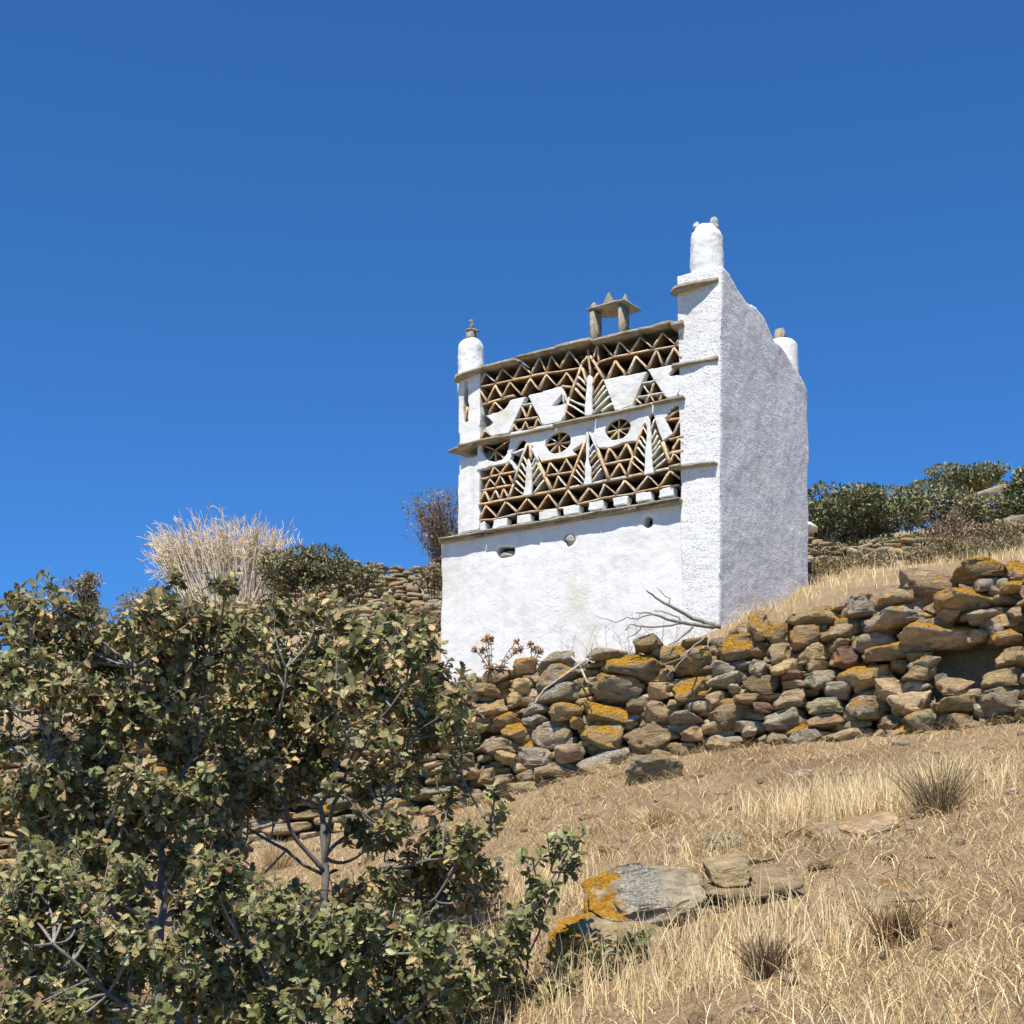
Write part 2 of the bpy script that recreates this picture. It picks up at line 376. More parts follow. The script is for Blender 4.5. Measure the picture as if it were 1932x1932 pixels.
# pilaster at the left corner, with an open niche above
zmid = z3(200, 790)[1]; zbase = z4(120, 850)[1]
pl_up = [(863, 700), (905, 690), (904, 840), (864, 843)]; pl_lo = [(864, 858), (902, 850), (902, 992), (861, 1002)]
mb = MB(); plate(mb, ptsF([(864, 838), (904, 838), (905, 690), (863, 700)]), [ptsF([(873, 797), (882, 795), (882, 716), (876, 716), (873, 750)])], .02, .34)
plate(mb, ptsF([(861, 1008), (903, 998), (903, 858), (864, 866)]), [], .02, .36)
o = rough(mb.build('corner_pilaster', M_PLP, DV), .02, .02, .2)
mb = MB()
def slat(a, b, th=.028, y0=.0, dep=.42, tint=None, taper=1.0, both=0):
    a = Vector((a[0], 0, a[1])); b = Vector((b[0], 0, b[1])); d = (b-a)
    if d.length < 1e-4: return
    d.normalize(); nn = Vector((-d.z, 0, d.x)); th *= random.uniform(.55, .92)
    tb = th*taper; y = y0+random.uniform(-.008, .014)
    if tint is None:
        k = random.uniform(.9, 1.35); q = random.random()
        tint = (.40*k, .29*k, .175*k) if q < .6 else ((.46*k, .30*k, .16*k) if q < .85 else (.42*k, .37*k, .28*k))
    edge = tuple(min(.74, q_*1.22+.035) for q_ in tint); dark = tuple(q_*k_ for q_, k_ in zip(tint, (.30, .25, .20))) if max(tint) < .6 else tuple(q_*.55 for q_ in tint)  # pale front strip, darker inner part: recess shade put into the slat colour
    m1 = a.lerp(b, .35)+nn*random.uniform(-.006, .006); m2 = a.lerp(b, .7)+nn*random.uniform(-.006, .006); P = []
    for p, w_ in ((a, th), (m1, th*random.uniform(.85, 1.15)), (m2, (th*.4+tb*.6)*random.uniform(.85, 1.15)), (b, tb)):
        for yy in (y, y+.035, y+.036, y+dep):
            P += [p+nn*w_*.5+Vector((0, yy, 0)), p-nn*w_*.5+Vector((0, yy, 0))]
    fs = []
    for o_ in (0, 4):
        fs = []
        for i in range(3):
            k = i*8+o_
            fs += [(k, k+8, k+9, k+1), (k+2, k+3, k+11, k+10), (k, k+2, k+10, k+8), (k+1, k+9, k+11, k+3)]
        fs += [(o_, o_+1, o_+3, o_+2), (24+o_, 26+o_, 27+o_, 25+o_)]
        used = sorted({i for f in fs for i in f}); mp_ = {v: i for i, v in enumerate(used)}
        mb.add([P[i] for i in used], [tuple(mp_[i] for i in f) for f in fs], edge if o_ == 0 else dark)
def chain(fn, pts, th=.026, **k):
    for a, b in zip(pts[:-1], pts[1:]): slat(fn(*a), fn(*b), th, **k)
def shelf(fn, pts, th=.03, **k): chain(fn, pts, th, **k)
WH = (.80, .79, .76); TAN = (.5, .36, .2)
# niche slats of the pilaster
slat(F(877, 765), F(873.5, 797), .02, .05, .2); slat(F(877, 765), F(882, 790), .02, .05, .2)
# ---- upper panel lattice (traced)
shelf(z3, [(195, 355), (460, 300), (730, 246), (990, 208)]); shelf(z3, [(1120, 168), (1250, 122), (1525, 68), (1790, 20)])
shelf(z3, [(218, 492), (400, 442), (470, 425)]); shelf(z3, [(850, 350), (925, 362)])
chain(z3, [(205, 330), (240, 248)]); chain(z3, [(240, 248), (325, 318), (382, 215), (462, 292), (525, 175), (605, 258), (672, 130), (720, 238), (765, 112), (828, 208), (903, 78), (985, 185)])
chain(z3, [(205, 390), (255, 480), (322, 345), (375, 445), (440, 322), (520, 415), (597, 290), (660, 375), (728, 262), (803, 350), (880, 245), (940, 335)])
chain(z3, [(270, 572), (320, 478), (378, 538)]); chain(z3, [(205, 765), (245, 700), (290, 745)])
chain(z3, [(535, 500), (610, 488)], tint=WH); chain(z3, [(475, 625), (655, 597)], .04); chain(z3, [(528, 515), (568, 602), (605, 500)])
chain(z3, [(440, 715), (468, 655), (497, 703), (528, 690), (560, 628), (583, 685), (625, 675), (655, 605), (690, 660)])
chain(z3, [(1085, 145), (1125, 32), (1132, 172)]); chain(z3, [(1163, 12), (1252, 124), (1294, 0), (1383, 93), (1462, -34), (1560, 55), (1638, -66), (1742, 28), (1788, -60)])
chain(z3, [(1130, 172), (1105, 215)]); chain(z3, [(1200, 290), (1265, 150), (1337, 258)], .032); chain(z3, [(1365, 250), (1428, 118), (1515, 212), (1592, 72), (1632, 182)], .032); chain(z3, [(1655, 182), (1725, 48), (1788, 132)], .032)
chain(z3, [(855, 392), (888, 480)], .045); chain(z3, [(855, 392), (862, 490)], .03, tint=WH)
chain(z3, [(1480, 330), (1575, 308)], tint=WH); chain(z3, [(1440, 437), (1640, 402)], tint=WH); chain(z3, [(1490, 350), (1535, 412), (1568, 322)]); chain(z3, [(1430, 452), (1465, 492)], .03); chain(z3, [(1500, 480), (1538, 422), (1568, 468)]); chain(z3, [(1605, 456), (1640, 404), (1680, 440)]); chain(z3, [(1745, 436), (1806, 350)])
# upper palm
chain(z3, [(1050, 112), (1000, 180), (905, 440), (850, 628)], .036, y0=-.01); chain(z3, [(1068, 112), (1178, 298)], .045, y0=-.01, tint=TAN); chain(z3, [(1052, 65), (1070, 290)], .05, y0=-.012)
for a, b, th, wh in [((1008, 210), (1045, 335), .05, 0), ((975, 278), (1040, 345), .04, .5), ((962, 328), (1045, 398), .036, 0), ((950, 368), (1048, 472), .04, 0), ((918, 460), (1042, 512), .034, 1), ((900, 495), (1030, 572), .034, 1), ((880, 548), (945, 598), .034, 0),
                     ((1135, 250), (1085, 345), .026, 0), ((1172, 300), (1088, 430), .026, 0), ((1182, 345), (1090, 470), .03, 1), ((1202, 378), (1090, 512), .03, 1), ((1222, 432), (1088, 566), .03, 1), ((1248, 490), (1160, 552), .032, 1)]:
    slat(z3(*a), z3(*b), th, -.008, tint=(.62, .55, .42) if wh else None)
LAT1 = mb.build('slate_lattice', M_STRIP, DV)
mb = MB()
# ---- lower panel lattice (traced)
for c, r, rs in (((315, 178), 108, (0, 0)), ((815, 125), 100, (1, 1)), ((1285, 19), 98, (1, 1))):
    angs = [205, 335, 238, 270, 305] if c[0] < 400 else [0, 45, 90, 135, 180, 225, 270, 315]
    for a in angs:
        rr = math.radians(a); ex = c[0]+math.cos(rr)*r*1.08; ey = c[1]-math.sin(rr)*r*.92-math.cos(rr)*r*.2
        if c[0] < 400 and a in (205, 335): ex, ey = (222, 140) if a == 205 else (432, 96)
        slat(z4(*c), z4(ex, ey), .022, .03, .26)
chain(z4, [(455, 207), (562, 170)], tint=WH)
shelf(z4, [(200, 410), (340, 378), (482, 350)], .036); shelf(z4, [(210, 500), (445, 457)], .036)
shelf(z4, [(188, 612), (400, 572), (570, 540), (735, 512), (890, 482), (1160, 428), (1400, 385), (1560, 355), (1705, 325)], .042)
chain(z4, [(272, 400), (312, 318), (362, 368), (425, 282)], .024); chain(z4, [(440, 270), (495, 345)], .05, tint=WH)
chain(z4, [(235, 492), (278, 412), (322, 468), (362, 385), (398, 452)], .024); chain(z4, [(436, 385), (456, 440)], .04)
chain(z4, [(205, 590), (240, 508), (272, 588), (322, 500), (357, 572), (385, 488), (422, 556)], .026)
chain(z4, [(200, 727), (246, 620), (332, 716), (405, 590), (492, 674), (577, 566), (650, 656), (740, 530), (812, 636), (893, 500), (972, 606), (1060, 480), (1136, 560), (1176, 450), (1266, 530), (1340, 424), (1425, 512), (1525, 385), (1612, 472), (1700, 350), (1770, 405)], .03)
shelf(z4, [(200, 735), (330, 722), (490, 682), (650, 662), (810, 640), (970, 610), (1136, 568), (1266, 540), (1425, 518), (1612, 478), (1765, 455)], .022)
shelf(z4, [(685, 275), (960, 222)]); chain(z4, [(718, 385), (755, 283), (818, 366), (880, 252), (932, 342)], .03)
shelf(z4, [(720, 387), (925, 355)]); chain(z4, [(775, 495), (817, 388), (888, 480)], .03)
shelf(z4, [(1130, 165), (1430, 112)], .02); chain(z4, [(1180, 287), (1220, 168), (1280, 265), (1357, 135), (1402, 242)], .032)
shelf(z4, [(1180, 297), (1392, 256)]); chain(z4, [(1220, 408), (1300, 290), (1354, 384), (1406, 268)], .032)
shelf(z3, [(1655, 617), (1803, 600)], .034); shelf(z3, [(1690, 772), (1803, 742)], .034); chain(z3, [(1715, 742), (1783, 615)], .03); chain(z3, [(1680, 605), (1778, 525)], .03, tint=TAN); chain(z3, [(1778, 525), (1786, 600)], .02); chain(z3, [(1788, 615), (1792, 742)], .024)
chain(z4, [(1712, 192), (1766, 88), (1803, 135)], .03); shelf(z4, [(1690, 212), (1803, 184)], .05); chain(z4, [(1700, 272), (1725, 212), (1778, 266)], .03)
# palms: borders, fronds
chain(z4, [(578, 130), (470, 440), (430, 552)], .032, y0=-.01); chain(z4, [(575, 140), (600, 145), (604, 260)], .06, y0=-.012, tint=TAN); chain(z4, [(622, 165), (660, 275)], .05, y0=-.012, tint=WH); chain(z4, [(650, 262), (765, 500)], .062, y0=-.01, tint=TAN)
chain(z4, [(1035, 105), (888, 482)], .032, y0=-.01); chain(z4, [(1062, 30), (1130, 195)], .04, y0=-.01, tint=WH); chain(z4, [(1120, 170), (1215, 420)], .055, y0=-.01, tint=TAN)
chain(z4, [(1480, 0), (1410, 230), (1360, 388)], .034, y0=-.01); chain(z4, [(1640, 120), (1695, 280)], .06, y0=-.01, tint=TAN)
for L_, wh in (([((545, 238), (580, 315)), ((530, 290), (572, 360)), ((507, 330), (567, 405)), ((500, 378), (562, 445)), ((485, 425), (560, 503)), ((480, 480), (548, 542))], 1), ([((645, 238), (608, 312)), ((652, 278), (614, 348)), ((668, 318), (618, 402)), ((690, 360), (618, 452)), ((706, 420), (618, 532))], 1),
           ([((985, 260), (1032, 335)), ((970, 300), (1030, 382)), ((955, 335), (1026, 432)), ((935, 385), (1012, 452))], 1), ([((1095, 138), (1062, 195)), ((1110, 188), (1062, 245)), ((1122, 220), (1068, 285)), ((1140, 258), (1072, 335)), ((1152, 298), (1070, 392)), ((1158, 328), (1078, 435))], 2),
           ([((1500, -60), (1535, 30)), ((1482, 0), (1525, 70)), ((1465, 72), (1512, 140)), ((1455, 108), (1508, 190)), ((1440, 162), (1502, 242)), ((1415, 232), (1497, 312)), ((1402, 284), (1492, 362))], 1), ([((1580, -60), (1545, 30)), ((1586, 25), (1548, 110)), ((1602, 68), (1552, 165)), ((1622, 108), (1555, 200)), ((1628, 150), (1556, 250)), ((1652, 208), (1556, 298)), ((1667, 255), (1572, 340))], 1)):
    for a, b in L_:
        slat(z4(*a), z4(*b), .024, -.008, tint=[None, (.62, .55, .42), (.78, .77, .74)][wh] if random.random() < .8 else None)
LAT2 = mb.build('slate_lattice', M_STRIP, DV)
# ---- white plaster fields of the panels
mb = MB()
pp = lambda fn, l: [fn(*p) for p in l]
plate(mb, pp(z3, [(250, 582), (340, 560), (395, 532), (445, 458), (566, 426), (430, 722), (292, 748), (238, 688), (312, 640)]), [], .0, .10, step=.12)
plate(mb, pp(z3, [(578, 426), (850, 350), (860, 395), (765, 516), (862, 492), (895, 480), (845, 630), (695, 660)]), [], .0, .10, step=.12)
plate(mb, pp(z3, [(1170, 300), (1220, 293), (1518, 232), (1400, 508), (1265, 548)]), [], .0, .10, step=.12)
plate(mb, pp(z3, [(1522, 218), (1700, 183), (1730, 205), (1675, 276), (1760, 262), (1785, 270), (1802, 330), (1748, 435), (1672, 446), (1600, 350)]), [], .0, .10, step=.12)
plate(mb, pp(z3, [(1045, 290), (1070, 262), (1092, 285), (1088, 580), (1030, 590)]), [], -.015, .06, step=.12)
UPP = rough(mb.build('plaster_panel', M_PLP, DV), .014, .014, .15)
mb = MB()
def circ(fn, cx, cy, r, n=18, ang=-.19): return [fn(cx+r*1.05*math.cos(2*math.pi*k/n), cy+r*.88*math.sin(2*math.pi*k/n)+ang*r*math.cos(2*math.pi*k/n)) for k in range(n)]
plate(mb, pp(z4, [(180, 345), (185, 95), (212, 95), (212, 190), (240, 235), (270, 268), (320, 278), (375, 256), (410, 212), (435, 120), (438, 40), (527, 30), (527, 92), (490, 140), (452, 212), (445, 240), (430, 282), (312, 308), (192, 338)]), [], .0, .09, step=.1)
plate(mb, pp(z4, [(530, 30), (1040, -80), (1040, 60), (1030, 118), (925, 188), (960, 218), (685, 276), (622, 160), (580, 128), (528, 92)]), [circ(z4, 815, 125, 96)], .0, .09, step=.1)
plate(mb, pp(z4, [(1044, -80), (1540, -190), (1540, -100), (1480, 0), (1435, 110), (1340, 125), (1240, 160), (1130, 167), (1062, 30), (1044, 10)]), [circ(z4, 1285, 19, 94)], .0, .09, step=.1)
plate(mb, pp(z4, [(1546, -190), (1805, -245), (1805, -170), (1770, -160), (1735, -168), (1722, -140), (1700, -145), (1698, -118), (1676, -112), (1680, -85), (1655, -70), (1662, -52), (1690, 25), (1715, 62), (1640, 112), (1590, -15), (1575, -75), (1558, -110)]), [], .0, .09, step=.1)
for l in ([(590, 245), (615, 330), (617, 470), (610, 545), (545, 555), (562, 470), (568, 330)], [(1045, 25), (1058, 60), (1062, 290), (1080, 340), (1078, 400), (1085, 455), (1018, 462), (1030, 400), (1030, 330), (1040, 250)], [(1520, -70), (1538, -70), (1550, 60), (1556, 230), (1560, 320), (1572, 372), (1495, 386), (1500, 320), (1506, 230), (1515, 60)]):
    plate(mb, pp(z4, l), [], -.02, .06, step=.12)
xs_ = [(200, 245, 0), (305, 415, 1), (490, 600, 1), (670, 805, 1), (860, 985, 1), (1055, 1170, 1), (1250, 1365, 1), (1430, 1545, 1), (1610, 1725, 1)]
for a, b, q in xs_:
    ya = 745-(a-245)*.185; yb_ = 745-(b-245)*.185
    plate(mb, pp(z4, [(a, ya), (b, yb_), (b, yb_+68), (a, ya+68)]), [], .0, .14, step=.1, jit=.01)
LPP = rough(mb.build('plaster_panel', M_PLP, DV), .014, .014, .15)
# recess behind the lattice
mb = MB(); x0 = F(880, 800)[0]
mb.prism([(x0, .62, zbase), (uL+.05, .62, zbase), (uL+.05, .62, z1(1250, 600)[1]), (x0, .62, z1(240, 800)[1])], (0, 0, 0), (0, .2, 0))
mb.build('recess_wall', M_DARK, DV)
# stone ledges: thin irregular slabs; polygons in plan (x, y), z follows the course
def slab(mb, plan, z, th, slope=0., x0=0., tilt=0., tint=(1, 1, 1)):
    pl = rag(plan, .16, .014); n = len(pl)
    top = [(p[0], p[1], z+slope*(p[0]-x0)+tilt*p[1]+random.uniform(-.006, .006)) for p in pl]
    bot = [(p[0]+random.uniform(-.008, .008), p[1], q[2]-th*random.uniform(.75, 1.15)) for p, q in zip(pl, top)]
    tri = tessellate_polygon([[Vector((p[0], p[1], 0)) for p in pl]]); fs = []
    for a, b, c in tri:
        pa, pb, pc = pl[a], pl[b], pl[c]
        if (pb[0]-pa[0])*(pc[1]-pa[1])-(pb[1]-pa[1])*(pc[0]-pa[0]) < 0: b, c = c, b
        fs += [(a, b, c), (n+a, n+c, n+b)]
    area = sum(pl[i][0]*pl[(i+1) % n][1]-pl[(i+1) % n][0]*pl[i][1] for i in range(n))
    for i in range(n):
        j = (i+1) % n; fs.append((i, n+i, n+j, j) if area > 0 else (j, n+j, n+i, i))
    mb.add(top+bot, fs, tint)
def ledge(name, p0, p1, out, lo=0., ro=0., th=.045, n=6, back=.3, layers=1, left_back=None):
    mb = MB(); a = F(*p0, -out); b = F(*p1, -out); sl = (b[1]-a[1])/(b[0]-a[0])
    for L in range(layers):
        x = a[0]-lo; end = b[0]+ro; k = 0
        while x < end-.05:
            wd = min(random.uniform(.55, .95), end-x); wd = end-x if end-x-wd < .3 else wd
            oo = -out+random.uniform(-.02, .035)+L*.03
            slab(mb, [(x+.004, oo), (x+wd-.004, oo+random.uniform(-.02, .02)), (x+wd-.004, back), (x+.004, back)], a[1]-L*th*1.1, th*random.uniform(.85, 1.1), sl, a[0])
            x += wd
    return mb.build(name, M_SLATE, DV)
ledge('ledge', (826, 1015), (1279, 938), .12, th=.028, layers=2)
ledge('ledge', (866, 839), (1287, 744), .11, th=.034, layers=1)
ledge('ledge', (1282, 683), (1361, 667), .06, lo=.13, ro=-.07, th=.05)
ledge('ledge', (1281, 877), (1350, 869), .08, lo=.05, ro=0, th=.035)
def cslab(*a_):
    m_ = MB(); slab(m_, *a_); m_.build('corner_slab', M_SLATE, DV)
a = F(866, 841, -.1)
cslab( [(a[0]+.25, -.12), (a[0]-.05, -.11), (a[0]-.22, -.02), (a[0]-.12, .25), (a[0]+.02, .75), (a[0]+.25, .75)], a[1]-.005, .035)
b = F(868, 702, -.12)
cslab([(b[0]+.32, -.10), (b[0]+.1, -.14), (b[0]-.08, -.12), (b[0]-.16, -.02), (b[0]-.14, .2), (b[0]-.02, .6), (b[0]+.32, .6)], b[1]-.01, .045, .12, b[0])
c_ = F(1281, 538, -.12)
cslab([(c_[0]+.34, -.12), (c_[0]+.12, -.19), (c_[0]-.06, -.17), (c_[0]-.16, -.02), (c_[0]-.12, .25), (c_[0]+.05, .5), (c_[0]+.34, .3), (c_[0]+.52, -.02)], c_[1]+.01, .06, .03, c_[0], .14)
d_ = F(1272, 885); cslab([(d_[0]-.02, -.12), (d_[0]+.14, -.14), (d_[0]+.14, .1), (d_[0]+.06, .3)], d_[1]+.02, .04)
# roof
mb = MB(); a = z1(270, 782, -.09); b = z1(1250, 560, -.09); sl = (b[1]-a[1])/(b[0]-a[0]); x = a[0]-.05
for wd, dz, th in ((.62, 0, .05), (.65, .03, .045), (.55, .05, .05), (.72, .02, .045), (.5, .03, .05), (1.0, .0, .08)):
    wd = min(wd, b[0]+.02-x); slab(mb, [(x, -.08), (x+wd-.004, -.10), (x+wd-.004, .6), (x, .6)], a[1]-.02+dz, th, sl, a[0]); x += wd
mb.prism([(a[0], .3, a[1]-.12), (uL, .3, b[1]-.12), (uL, DEP, b[1]-.5), (a[0], DEP, a[1]-.5)], (0, 0, 0), (0, 0, .09))
mb.build('roof', M_SLATE, DV)
# turrets
def lathe(mb, c, prof_, n=28, tint=(1, 1, 1), ex=None, wob=.0):
    vs = []; fs = []
    for r, z in prof_:
        for k in range(n):
            a = 2*math.pi*k/n; rr = r*(1+wob*math.sin(3*a+z*5)); vs.append((c[0]+rr*math.cos(a), c[1]+rr*math.sin(a), z))
    for i in range(len(prof_)-1):
        for k in range(n): fs.append((i*n+k, i*n+(k+1) % n, (i+1)*n+(k+1) % n, (i+1)*n+k))
    fs += [tuple(range(n-1, -1, -1)), tuple(range((len(prof_)-1)*n, len(prof_)*n))]
    mb.add(vs, fs, tint, ex)
def turret(pxl, pxr, pyt, pyb, ydep, shoulder, cone):
    cl = F(pxl, pyt+20, ydep); cr = F(pxr, pyt+20, ydep); r = (cr[0]-cl[0])/2*.97; cx = (cr[0]+cl[0])/2
    zt = F((pxl+pxr)/2, pyt, ydep)[1]; zb2 = F((pxl+pxr)/2, pyb, ydep)[1]-.3
    mb = MB(); lathe(mb, (cx, ydep), [(r*1.06, zb2), (r*1.03, zt-shoulder-.3), (r, zt-shoulder)]+([(r*.93, zt-shoulder*.72), (r*.74, zt-shoulder*.34), (r*.56, zt)] if cone else [(r*(1-.62*(1-math.cos(q*math.pi/2))), zt-shoulder*(1-math.sin(q*math.pi/2))) for q in (.25, .5, .75, 1)]), wob=.015)
    o = rough(mb.build('turret', M_TUR, DV), .018, .028, .13); return o, cx, zt, r
T1, tx, tz, tr = turret(868, 910, 641, 705, .26, .13, 0)
mb = MB(); s = .055; mb.prism([(tx-.06, .2, tz-.08), (tx+.045, .2, tz-.08), (tx+.05, .33, tz-.08), (tx-.05, .33, tz-.08)], (0, 0, 0), (0, 0, .21), tint=(.47, .43, .35), jit=.008)
slab(mb, [(tx-.05, .19), (tx+.055, .18), (tx+.1, .34), (tx-.04, .34)], tz+.155, .03, tint=(.5, .45, .36))
lump(mb, (tx+.005, .26, tz+.19), (.04, .035, .03), (.4, .37, .3), seed=5); lump(mb, (tx+.012, .26, tz+.235), (.026, .024, .05), (.4, .37, .3), seed=6); lump(mb, (tx-.005, .26, tz+.285), (.045, .03, .022), (.55, .52, .45), seed=8)
mb.build('finial_stone', M_ST, T1); [setattr(x, 'x', 0) for x in ()]
T2, tx, tz, tr = turret(1304, 1362, 428, 525, .24, .17, 1)
mb = MB()
for dx, dz, r_, sd_ in ((-.12, .02, (.05, .05, .07), 11), (.12, .03, (.06, .05, .08), 12), (.0, -.02, (.1, .08, .06), 13), (-.15, -.1, (.04, .04, .04), 14), (.15, -.05, (.04, .04, .05), 15)):
    lump(mb, (tx+dx, .2+dx*.2, tz+dz), r_, (.62, .55, .43) if abs(dx) > .13 else (.8, .8, .77), seed=sd_)
mb.build('finial_stone', M_ST, T2, True)
yr = S(1480, 700, -.24)[0]
def lathe_px():
    # rear turret, over the back corner of the side wall
    q = S(1475, 643, -.26); yy = q[0]; zt = q[1]; mb = MB()
    r = (S(1493, 700, -.26)[0]-S(1456, 700, -.26)[0]); r = .235
    lathe(mb, (-.26, yy), [(r*1.04, zt-1.5), (r*1.02, zt-.2), (r, zt-.08), (r*.8, zt-.02), (r*.4, zt)], wob=.012)
    o = rough(mb.build('turret', M_TUR, DV), .02, .02, .15)
    mb = MB(); mb.prism([(-.36, yy-.1, zt-.04), (-.24, yy-.1, zt-.04), (-.24, yy+.08, zt-.04), (-.36, yy+.08, zt-.04)], (0, 0, 0), (.02, .02, .2), jit=.015)
    mb.build('finial_stone', M_SLATE, o); return yy, zt
yR, zR = lathe_px()
# coping slabs on the falling side wall
mb = MB()
for px, py, ln, ot in ((1404, 582, .22, .06), (1437, 640, .30, .12), (1452, 636, .18, .10)):
    y_, z_ = S(px, py); slab(mb, [(-.5, y_-ln/2), (ot, y_-ln/2), (ot, y_+ln/2), (-.5, y_+ln/2)], z_+.04, .06, 0, 0, -.2)
mb.build('coping_slab', M_SLATE, DV)
# little slate table on the roof ridge
YS = .22
SH = MB()
def pxs(x, y, yy=YS): return F((1680+x/9.66)*.644, (820+y/9.66)*.644, yy)
a = pxs(520, 950); b = pxs(1320, 640); zs1 = (a[1]+b[1])/2
SHE = MB()
zA = pxs(400, 800)[1]; zB_ = pxs(1480, 560)[1]; xa = pxs(395, 780)[0]; xb = pxs(1470, 560)[0]
zt = (zA+zB_)/2
slab(SHE, [(xa, YS-.03), (xb, YS-.03), (xb+.03, YS+.40), (xb-.2, YS+.47), (xa+.25, YS+.44), (xa+.02, YS+.30)], zt+.0, .03)
shel = SHE.build('roof_shelter', M_SLATE, DV)
for (xl_, xr_, yt_, yb_) in ((470, 580, 940, 1720), (1285, 1360, 660, 1560)):
    mb = MB(); p = pxs(xl_, yb_); q = pxs(xr_, yb_); mb.prism([(p[0], YS+.0, p[1]-.15), (q[0], YS+.0, p[1]-.15), (q[0]+.02, YS+.2, p[1]-.15), (p[0]+.02, YS+.2, p[1]-.15)], (0, 0, 0), (0, 0, zt-.028-p[1]+.15), jit=.006)
    mb.build('post', M_SLATE, shel)
for (cx_, yt_, yb_, w_, pts_) in ((505, 550, 760, 95, 1.6), (930, 260, 640, 150, 1), (1390, 320, 560, 85, 1)):
    p = pxs(cx_, yb_); q = pxs(cx_, yt_); r_ = pxs(cx_+w_, yb_)[0]-p[0]; h_ = q[1]-p[1]
    mb = MB(); lathe(mb, (p[0], YS+.08), [(r_, zt-.005), (r_*.97, zt+h_*.25), (r_*(.62 if pts_ == 1 else .85), zt+h_*.6), (r_*(.28 if pts_ == 1 else .5), zt+h_*.87), (r_*(.25 if pts_ == 1 else .2), zt+h_*.93), (.006, zt+h_)], n=9, tint=(.5, .47, .4), ex=(0, .2, 0), wob=.08)
    mb.build('finial', M_ST, shel, True)
# white lintel stub at the rear corner
mb = MB(); y_, z_ = S(1518, 996); mb.prism([(-.3, yb-.02, z_-.02), (.12, yb-.02, z_-.02), (.12, yb+.3, z_-.02), (-.3, yb+.3, z_-.02)], (0, 0, 0), (0, 0, .07), jit=.006)
mb.build('lintel', M_PL, DV)

# ------------------------------------------------------------------ dry-stone walls
_ico = {}
def ico(sub):
    if sub not in _ico:
        bm = bmesh.new(); bmesh.ops.create_icosphere(bm, subdivisions=sub, radius=1)
        _ico[sub] = (np.array([v.co[:] for v in bm.verts]), np.array([[v.index for v in f.verts] for f in bm.faces])); bm.free()
    return _ico[sub]
def stone_geo(size, seed, sub=4, cuts=9, rot=(0, 0, 0), amp=.10):
    V, Fc = ico(sub); rg = np.random.default_rng(seed); V = V.copy()
    V = np.sign(V)*np.abs(V)**.42; V = V/np.max(np.abs(V), 0)         # boxy blob
    for _ in range(cuts):
        nn = rg.normal(size=3)*np.array([1, 1, .6]); nn /= np.linalg.norm(nn); dd = rg.uniform(.66, 1.0); s_ = V @ nn
        V = V-np.outer(np.clip(s_-dd, 0, None), nn)
    V = V/np.max(np.abs(V), 0)
    P = V*np.array(size)
    L = max(size)
    d = amp*(vn3(P/(L*.55)+seed*3.1)*.6+vn3(P/(L*.22)+seed*1.7, 2)*.45+vn3(P*np.array([1, 1, 4])/(L*.28)+seed, 5)*.55+vn3(P*np.array([1, 1, 3])/(L*.09)+seed, 6)*.26)
    V = V*(1+d[:, None])
    P = V*np.array(size)
    if sub >= 4:
        hh = size[2]; lay = vn3(np.stack([P[:, 0]*4/L, P[:, 1]*4/L, P[:, 2]/hh*3.1], 1)+seed*1.3, 9); lay = np.tanh(lay*5)+.5*vn3(np.stack([P[:, 0]*9/L, P[:, 1]*9/L, P[:, 2]/hh*7], 1)+seed, 8)
        rr_ = np.linalg.norm(P[:, :2], axis=1, keepdims=True)+1e-6; side_ = np.clip(1.35-np.abs(P[:, 2])/hh, .1, 1)
        P = P+np.concatenate([P[:, :2]/rr_*(lay*side_*.13*min(hh, .15))[:, None], np.zeros((len(P), 1))], 1)
    R = np.array(Matrix.Rotation(rot[2], 3, 'Z') @ Matrix.Rotation(rot[1], 3, 'Y') @ Matrix.Rotation(rot[0], 3, 'X'))
    return P @ R.T, Fc
STC = {'t': (.64, .47, .26), 'y': (.52, .46, .31), 'b': (.42, .30, .17), 'r': (.42, .24, .17), 'w': (.75, .61, .48), 'g': (.57, .48, .33), 'd': (.53, .39, .215)}
def stint(k, rg):
    c = np.array(STC[k]); return c*rg.uniform(.68, 1.2)*np.array([1.0, rg.uniform(.95, 1.03), rg.uniform(.88, 1.1)])
def join_stones(name, L, mat, parent=None):
    V = []; Fq = []; T = []; E = []; b = 0
    for v, f, t_, e_ in L:
        V.append(v); Fq.append(f+b); b += len(v); T.append(np.tile(np.asarray(t_), (len(v), 1))); E.append(np.asarray(e_) if np.ndim(e_) == 2 else np.tile(np.asarray(e_), (len(v), 1)))
    V = np.concatenate(V); Fq = np.concatenate(Fq)
    return mesh_np(name, V, None, mat, parent, tint=np.concatenate(T), extra=np.concatenate(E), loops=(Fq.ravel(), np.full(len(Fq), 3)))
BAT = .17
def wall_point(px, py):                     # view ray meets the leaning wall face
    d = ray(px, py); Y = 16.
    for _ in range(25):
        x = d.x/d.y*Y; z = d.z/d.y*Y
        Y = .5*Y+.5*(float(yw(x))+BAT*max(0, z-float(zb_(x))))
    return Vector((d.x/d.y*Y, Y, d.z/d.y*Y))
